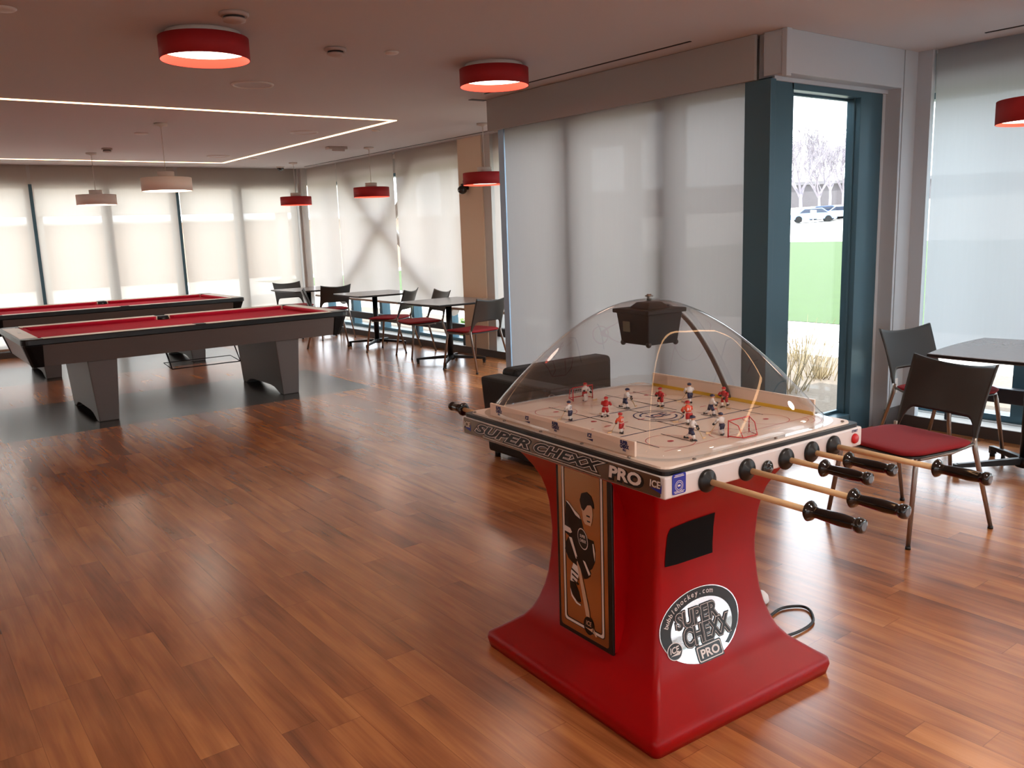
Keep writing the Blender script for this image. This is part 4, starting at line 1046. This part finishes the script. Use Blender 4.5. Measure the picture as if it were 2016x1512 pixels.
# table-hockey figures : each one slides and spins on its own
def figure(jersey, pants, sock, helm, goalie=False, num=None, lean=.25, kick=.35, seed=0):
    """~62 mm figure, local: faces +y, origin at the skates"""
    root = empty('hockey_figure')
    H_ = .062
    b = MB()
    def limb(pts, rr, mi, n=8): b.tube(pts, rr, n, mi)
    s = .001
    k = kick
    hip = (0, 0, 26*s)
    fr = (4*s, (2+6*k)*s, 0); ba = (-4*s, (-2-12*k)*s, (3*k)*s)
    for sx, ft, in ((1, fr), (-1, ba)):
        kn = (sx*4.2*s, (ft[1]*.45)+2.2*s, 14*s)
        limb([(sx*3.4*s, 0, 27*s), kn], [4.6*s, 3.8*s], 1)
        limb([kn, (ft[0]+sx*.2*s, ft[1], ft[2]+4*s)], [(4.6 if goalie else 3.3)*s, (4.2 if goalie else 2.5)*s], 2)
        b.loft([[(ft[0]-2*s, ft[1]-4*s, ft[2]+.2*s), (ft[0]+2*s, ft[1]-4*s, ft[2]+.2*s), (ft[0]+2*s, ft[1]+6.5*s, ft[2]+.2*s), (ft[0]-2*s, ft[1]+6.5*s, ft[2]+.2*s)],
                [(ft[0]-1.8*s, ft[1]-3.5*s, ft[2]+5.5*s), (ft[0]+1.8*s, ft[1]-3.5*s, ft[2]+5.5*s), (ft[0]+1.6*s, ft[1]+4.5*s, ft[2]+3*s), (ft[0]-1.6*s, ft[1]+4.5*s, ft[2]+3*s)]], 3)
    def tor(z, rx, ry, y): return [(rx*s*math.cos(2*PI*i/14), (y + ry*math.sin(2*PI*i/14))*s, z*s) for i in range(14)]
    L = lean*14
    b.loft([tor(22, 5.5, 4.6, 0), tor(26, 7.0, 5.4, .2), tor(30, 6.6, 5.2, L*.25)], 1, True, True)
    b.loft([tor(29.2, 6.9, 5.3, L*.25), tor(31, 6.8, 5.2, L*.35)], 4, True, True)
    b.loft([tor(31, 6.6, 5.0, L*.35), tor(38, 8.0, 5.3, L*.7), tor(43, 8.4, 4.8, L*.9), tor(46.2, 5.0, 3.6, L), tor(48.5, 2.6, 2.6, L*1.08)], 0, True, True)
    yh = L*1.15
    b.sphere((0, yh*s, 52.5*s), 4.9*s, 12, 8, 5, (.92, 1, 1.1))
    b.sphere((0, (yh+4.9)*s, 51.8*s), .9*s, 6, 4, 5)
    # arms : upper arm, forearm, glove
    for sx in (-1, 1):
        sh = (sx*8*s, L*.95*s, 43*s); el = (sx*(11.5)*s, (L+3)*s, 35*s); ha = (sx*(3.5 if not goalie else 11)*s, (L+10)*s, (31 + 4*sx)*s)
        limb([sh, el], [3.4*s, 3.0*s], 0); limb([el, tuple(el[i]*.45+ha[i]*.55 for i in range(3))], [3.0*s, 2.4*s], 0)
        limb([tuple(el[i]*.45+ha[i]*.55 for i in range(3)), ha], [2.7*s, 3.2*s], 3); b.sphere(ha, 3.0*s, 8, 6, 3)
    body = b.build('figure_body', [jersey, pants, sock, JBLK, JWHITE if jersey is not JWHITE else pants, JSKIN], root)
    h = MB(); h.sphere((0, (yh-.6)*s, 54.6*s), 5.4*s, 14, 9, 0, (.95, 1.05, .82)); h.loft([[(-3.6*s,(yh+2.8)*s,55.6*s),(3.6*s,(yh+2.8)*s,55.6*s),(3.0*s,(yh+5.6)*s,54.6*s),(-3.0*s,(yh+5.6)*s,54.6*s)], [(-3.6*s,(yh+2.8)*s,56.4*s),(3.6*s,(yh+2.8)*s,56.4*s),(3.0*s,(yh+5.6)*s,55.2*s),(-3.0*s,(yh+5.6)*s,55.2*s)]], 0)
    h.build('helmet', helm, root)
    st = MB(); g0 = (4.5*s, (L+6)*s, 38*s); g1 = (-4*s, (L+11)*s, 24*s); tip = (-13*s, (L+17)*s, 3*s)
    st.tube([g0, g1, tip], .75*s, 6)
    st.loft([[(tip[0], tip[1]-.6*s, .6*s), (tip[0], tip[1]+.6*s, .6*s), (tip[0], tip[1]+.6*s, 4.4*s), (tip[0], tip[1]-.6*s, 4.4*s)], [(tip[0]-11*s, tip[1]+2*s, .8*s), (tip[0]-11*s, tip[1]+3*s, .8*s), (tip[0]-11*s, tip[1]+3*s, (7 if goalie else 4)*s), (tip[0]-11*s, tip[1]+2*s, (7 if goalie else 4)*s)]])
    st.build('hockey_stick', WOODROD, root)
    if goalie:
        p_ = MB()
        for sx, ft in ((1, fr), (-1, ba)): p_.box(ft[0]-4.6*s, ft[0]+4.6*s, ft[1]+3*s, ft[1]+7*s, 1*s, 24*s)
        p_.build('leg_pad', JWHITE, root, bevel=.001)
    if num:
        t_ = MB(); text_mesh(t_, num, .0105, lambda x, y: (-x, (L*.8-5.6)*s - .0004, 38.5*s+y), 0, bold=.0004); t_.build('back_number', JWHITE if jersey is not JWHITE else pants, root)
    p = MB(); p.cyl((0,0,-.0005), .0024, .003, 8); p.build('drive_pin', STEEL, root)
    return root
wh = {'r': (JWHITE, JRED, JWHITE, JRED), 'R': (JORG, JRED, JWHITE, JRED), 'b': (JWHITE, JBLUE, JWHITE, JBLUE), 'm': (JRED, JRED, JWHITE, JRED)}
FZ = RZ
Rt_ = Matrix.Translation((2.089, 2.0, 0)) @ Matrix.Rotation(TH, 4, 'Z')
figs = [ # x(v), y(u), facing deg (0 = away), team, goalie, number, scale, label
 (.0, .352, 180, 'r', True, None, 1.0, 'red-helmeted goalie in the far goal of the rink'),
 (-.246, .128, 15, 'b', False, '12', .95, 'navy and white figure with number 12, nearest the left board'),
 (-.128, .085, -60, 'm', False, None, 1.0, 'red striped figure leaning forward left of centre ice'),
 (-.243, -.128, 10, 'R', False, '10', .95, 'orange and red figure at the near board, back towards us'),
 (.018, .146, -140, 'b', False, '11', 1.05, 'navy and white figure kicking one skate back, far left of centre'),
 (.131, .080, 100, 'm', False, None, 1.0, 'slim red figure standing behind centre ice'),
 (.250, .050, -20, 'b', False, None, 1.05, 'navy and white figure in front of the yellow board band'),
 (.000, -.185, -15, 'R', False, '14', 1.1, 'orange figure with red pants in the middle of the near half'),
 (.150, -.140, -125, 'b', False, None, 1.05, 'navy and white figure bending behind the near goal line, right of the orange one'),
 (.288, -.080, 110, 'm', False, None, 1.05, 'red and white figure at the foot of the dark wire channel'),
 (-.148, -.335, -150, 'b', False, None, 1.1, 'navy striped figure nearest to the camera side corner'),
 (-.03, -.352, 0, 'b', True, None, 1.0, 'blue-helmeted goalie in the near goal'),
]
for i, (x, y, dg, tm, go, num, scl, lab) in enumerate(figs):
    j, pn, sk, hm = wh[tm]
    f_ = figure(j, pn, sk, hm, go, num, lean=.2+.35*((i*37) % 5)/5, kick=(.1 if go or i in (1,3,5,7) else .8))
    p = Rt_ @ Vector((x, y, FZ+.0005)); f_.location = p; f_.rotation_euler.z = TH + math.radians(dg); f_.scale = (scl*1.42, scl*1.42, scl*1.2)
    tag(f_, lab, 'hockey figure', 'small hockey figures on the rink')
# power cord on the floor behind the base and a pale plug cap
cp = [Vector((x, y, z)) for x, y, z in ((2.560,1.880,.03),(2.616,1.896,.010),(2.683,1.914,.008),(2.754,1.925,.008),(2.804,1.912,.008),(2.842,1.879,.008),(2.832,1.838,.008),(2.783,1.791,.008),(2.741,1.77,.008),(2.686,1.762,.008),(2.622,1.763,.009),(2.560,1.771,.012))]
sp_ = []
for k in range(len(cp)-1):
    p0, p1, p2_, p3 = cp[max(k-1,0)], cp[k], cp[k+1], cp[min(k+2, len(cp)-1)]
    for q in range(5):
        t_ = q/5
        sp_.append(.5*((2*p1) + (p2_-p0)*t_ + (2*p0-5*p1+4*p2_-p3)*t_*t_ + (3*p1-p0-3*p2_+p3)*t_**3))
sp_.append(cp[-1])
b = MB(); b.tube(sp_, .0055, 10)
tag(b.build('power_cord', CABLE), 'black power cord looping on the wood floor right of the red base', 'power cord')
b = MB(); b.lathe((2.765, 2.030, 0), [(.035, 0), (.038, .01), (.034, .03), (.02, .045), (.004, .048)], 24, caps=True)
tag(b.build('floor_outlet_cap', SIGNW), 'small white round floor cap peeking past the red base edge', 'floor cap')
b = MB(); b.box(-.035, .035, -.006, 0, -.055, .055); b.box(-.012, .012, -.009, -.005, .012, .035); b.box(-.012, .012, -.009, -.005, -.035, -.012)
tag(b.build('wall_outlet', SIGNW, bevel=.002, loc=(5.99, BY0, .31)), 'white wall outlet on the corner column near the chair leg', 'wall outlet')

# ------------------------------------------------------------------ outdoors
GZ = -.12
b = MB()
def hz(x, y):
    d = x/.837
    if d < 17: return GZ
    if d < 74: return GZ + (d-17)/57*.62
    return GZ + .62 + min((d-74)/36, 3.2)*1.55
def strip(d0, d1, m, nm, n, zoff=0, lat=(-240, 240)):
    b = MB(); nl = 10
    rows = []
    for i in range(n+1):
        d = d0 + (d1-d0)*i/n
        row = []
        for k in range(nl+1):
            l = lat[0] + (lat[1]-lat[0])*k/nl
            x, y = d, l
            row.append(b.pt((x, y, hz(x, y)+zoff)))
        rows.append(row)
    for a, c in zip(rows, rows[1:]):
        for k in range(nl): b.face([a[k], a[k+1], c[k+1], c[k]], 0, True)
    return b.build(nm, m)
gbase = struct(strip(-60, 300, PAVE, 'ground', 72, 0, (-240, 300)))
lawn = strip(12.25, 44, GRASS, 'lawn', 20, .012, (-80, 33)); tag(lawn, 'bright green lawn beyond the path outside the clear window', 'lawn', kind='stuff')
mb_ = strip(4.8, 9.25, MULCH, 'mulch_bed', 6, .010, (-12, 18)); tag(mb_, 'pale brown mulch bed right outside the windows', 'mulch', kind='stuff')
# tree silhouettes: each with a trunk and forking bare branches
def bare_tree(x, y, h, seed, lab, grp='bare trees behind the parking lot'):
    rnd = random.Random(seed); z0 = hz(x, y)
    root = empty('bare_tree', (x, y, z0)); tag(root, lab, 'tree', grp)
    tr = MB(); br = MB()
    tr.tube([(0,0,-.2), (.05*h*.2,0,h*.12), (0,0,h*.26)], [h*.020, h*.016, h*.012], 8)
    def grow(p, d, L, r, lev):
        e = p + d*L; mid = p + d*L*.5 + Vector((rnd.uniform(-1,1), rnd.uniform(-1,1), rnd.uniform(0,.6)))*L*.06
        br.tube([p, mid, e], [r, r*.8, r*.6], 4 if lev > 1 else 5, caps=False)
        if lev >= 5: return
        for _ in range(3 if lev < 4 else 4):
            a = rnd.uniform(0, 2*PI); sp = rnd.uniform(.3, .75)
            q = Vector((math.cos(a)*sp, math.sin(a)*sp, rnd.uniform(.15, .8)))
            grow(e if rnd.random() > .3 else mid, (d*.8+q).normalized(), L*rnd.uniform(.6, .82), max(r*.58, .03), lev+1)
    for k in range(5):
        a = 2*PI*k/5 + rnd.uniform(-.3,.3)
        grow(Vector((0,0,h*(.2+.015*k))), Vector((math.cos(a)*.6, math.sin(a)*.6, 1)).normalized(), h*.22, h*.013, 1)
    tr.build('trunk', TRUNK, root); br.build('branches', TRUNK, root)
def wp(px, d, up=0):   # spot on the ground along a bearing (image column) at a distance
    th = yaw + math.atan((px-1008)/F); return (math.sin(th)*d, math.cos(th)*d)
for i, (px, d, h, lab) in enumerate(((1576, 94, 11.5, 'tallest bare tree at the left of the clear window view'), (1612, 106, 9.5, 'low spreading bare tree in the middle of the window view'), (1658, 118, 10.5, 'bare tree at the right of the window view'),
        (1536, 112, 11, 'bare tree hidden left of the clear window view'), (1704, 106, 10.0, 'bare tree beyond the right window frame'), (1633, 132, 12, 'hazy bare tree behind the middle one'))):
    x, y = wp(px, d); bare_tree(x, y, h, 11+i, lab)
# dark building, cars and a signboard at the lot
x, y = wp(1620, 150); t = empty('distant_building', (x, y, hz(x, y)), -(yaw+.33)); tag(t, 'long low dark building behind the trees and cars', 'building')
b = MB(); b.box(-45, 45, -4, 4, -2, 3.2); b.build('wall', BLDG, t)
b = MB(); b.box(-46, 46, -4.6, 4.6, 3.2, 3.7); b.build('roof', mat('roof_grey', (96, 94, 98), .8), t)
def car(px, d, lab, m, turn):
    x, y = wp(px, d); root = empty('parked_car', (x, y, hz(x, y)), turn); tag(root, lab, 'car', 'cars parked beyond the lawn')
    b = MB(); pr_ = [(-2.2,.3),(-2.25,.75),(-1.5,.92),(-.9,1.38),(.8,1.42),(1.5,.95),(2.15,.85),(2.25,.35)]
    b.prism(pr_, lambda p: (p[0], -.85, p[1]), lambda p: (p[0], .85, p[1])); b.build('car_body', m, root, bevel=.06)
    b = MB(); g_ = [(-1.35,.93),(-.85,1.31),(.75,1.35),(1.35,.95)]
    b.prism(g_, lambda p: (p[0], -.862, p[1]), lambda p: (p[0], .862, p[1])); b.build('car_windows', CARG, root)
    for sx in (-1.4, 1.4):
        for sy in (-.8, .8):
            b = MB(); b.cyl((sx, sy-.1, .33), .33, .2, 18, axis='y'); b.build('wheel', RUBBER, root)
car(1601, 92, 'pale blue car parked beyond the lawn, left one', CARB, -(yaw+.25)); car(1664, 94, 'car parked at the right edge of the window view', mat('car_silver', (170,180,190), .3, .3), -(yaw+.45)); car(1628, 97, 'blue car parked between the two others', mat('car_blue', (60, 90, 170), .3, .3), -(yaw+.6))
x, y = wp(1602, 80); t = empty('lot_sign', (x, y, hz(x, y))); tag(t, 'small white sign post in front of the parked cars', 'sign')
b = MB(); b.cyl((0,0,-.2), .04, 1.3, 8); b.build('post', STEEL, t)
b = MB(); b.box(-.25, .25, -.03, .03, .9, 1.6); b.T = None; sg = b.build('sign_panel', SIGNW, t); sg.rotation_euler.z = -(yaw+.33)
# dry shrubs in the mulch
def shrub(x, y, n, h, seed, lab):
    rnd = random.Random(seed); b = MB()
    for _ in range(n):
        a = rnd.uniform(0, 2*PI); r0 = rnd.uniform(0, .25); l = rnd.uniform(.4, 1)*h
        p = Vector((math.cos(a)*r0, math.sin(a)*r0, 0)); q = p + Vector((math.cos(a)*rnd.uniform(.05,.5)*h, math.sin(a)*rnd.uniform(.05,.5)*h, l))
        b.tube([p, (p+q)/2 + Vector((rnd.uniform(-.04,.04),)*3), q], [.006, .004, .002], 4, caps=False)
    o = b.build('dry_shrub', TWIG, loc=(x, y, GZ+.01)); tag(o, lab, 'shrub', 'dry twiggy shrubs in the mulch bed')
sp = [((7.9, 5.1), 'dry twiggy shrub in the middle of the clear window'), ((8.75, 5.9), 'dry shrub farther back by the path edge'), ((7.05, 4.95), 'dry shrub behind the hockey dome edge'), ((7.35, 4.2), 'dry shrub at right of the clear window'), ((8.45, 4.75), 'sparse dry shrub near the right window frame'), ((8.0, 6.3), 'dry shrub at the left of the clear window'),
      ((8.2, 2.4), 'dry shrub outside the right wall near window'), ((7.6, 10.6), 'dry shrub outside the far side wall'), ((7.8, 9.9), 'dry shrub outside beside the beige column')]
for i, ((x, y), lab) in enumerate(sp): shrub(x, y, 46, .42 + .1*(i % 3), 40+i, lab)
def bush(x, y, r, seed, lab):
    rnd = random.Random(seed); b = MB()
    for _ in range(420):
        u = Vector((rnd.gauss(0,1), rnd.gauss(0,1), rnd.gauss(0,1))).normalized()*r*rnd.uniform(.5,1); u.z = abs(u.z)
        a = Vector((rnd.gauss(0,1), rnd.gauss(0,1), rnd.gauss(0,1))).normalized()*.05; c = a.cross(u).normalized()*.03
        b.poly([u-a, u+c, u+a, u-c])
    tag(b.build('green_bush', mat('bush_leaf', (96, 150, 60), .7), loc=(x, y, GZ)), lab, 'shrub')
bush(7.9, 11.3, .42, 5, 'small green bush seen through the low side window by the column')
# steel cross brace between the far side shades and the glass (shows as a soft cross on the shades)
root = struct(empty('cross_brace', (6.29, 11.33, 0)))
for (ya, za, yb_, zb) in ((9.80, .48, 12.86, 2.62), (13.20, .48, 10.2, 2.62)):
    b = MB(); b.tube([(0, ya-11.52, za), (0, yb_-11.52, zb)], .065, 12); b.build('brace_bar', WHMET, root)
# unseen canopy behind the back wall, added to leave a bright sky strip
root = empty('sky_gap_canopy', (2.0, 20.5, GZ)); tag(root, 'added canopy on posts behind the back shades, bright sky gap under it', 'canopy')
b = MB(); b.box(-14, 9.5, -.2, .2, 2.285, 3.3); b.build('canopy_beam', EXTW, root)
b = MB(); b.box(-14, 9.5, .2, 3.0, 3.2, 3.3); b.build('canopy_roof', EXTW, root)
for x in (-11, -7, -3, 1, 6.4): b = MB(); b.box(x-.12, x+.12, -.12, .12, 0, 2.285); b.build('canopy_post', EXTW, root)
x = 0
t = empty('rear_building', (2, 36, GZ)); tag(t, 'plain brick wing beyond the canopy, only hinted through the shades', 'building')
b = MB(); b.box(-34, 34, 0, 6, -.5, 2.42); b.build('wall', mat('brick_tan', (150, 128, 112), .9, var=.1, vscale=2), t)
b = MB(); b.box(-34.5, 34.5, -.2, 6.5, 2.42, 2.49); b.build('roof', EXTW, t)

# ------------------------------------------------------------------ light
w = bpy.data.worlds.new('world'); scene.world = w; w.use_nodes = True
nt = w.node_tree; bg = nt.nodes['Background']; bg.inputs[0].default_value = (0.86, 0.93, 1.0, 1); bg.inputs[1].default_value = 4.0
sun = bpy.data.lights.new('sun', 'SUN'); sun.energy = 6.5; sun.angle = .01; sun.color = (1, .97, .92)
so_ = bpy.data.objects.new('sun', sun); COL.objects.link(so_)
sd = Vector((.35, .45, -.95)).normalized(); so_.rotation_euler = sd.to_track_quat('-Z', 'Y').to_euler()
# added fill lights under the ceiling near and behind the camera, no fixtures modelled
def area(x, y, z, size, e, col=(1, .91, .83), nm='fill_light'):
    l = bpy.data.lights.new(nm, 'AREA'); l.shape = 'DISK'; l.size = size; l.energy = e; l.color = col
    o = bpy.data.objects.new(nm, l); COL.objects.link(o); o.location = (x, y, z); return o
for x in (-5.0, -2.6, 2.0, 5.3):
    for y in (-2.6, 0.2): area(x, y, CZ-.02, .25, 18)
scene.view_settings.view_transform = 'Standard'; scene.view_settings.look = 'None'; scene.view_settings.gamma = 1
scene.view_settings.use_curve_mapping = False
scene.view_settings.exposure = 0.6
scene.cycles.max_bounces = 8; scene.cycles.transparent_max_bounces = 24; scene.cycles.diffuse_bounces = 5; scene.cycles.glossy_bounces = 4; scene.cycles.transmission_bounces = 6
scene.cycles.sample_clamp_indirect = 6.0; scene.cycles.caustics_reflective = False; scene.cycles.caustics_refractive = False
scene.cycles.use_denoising = True
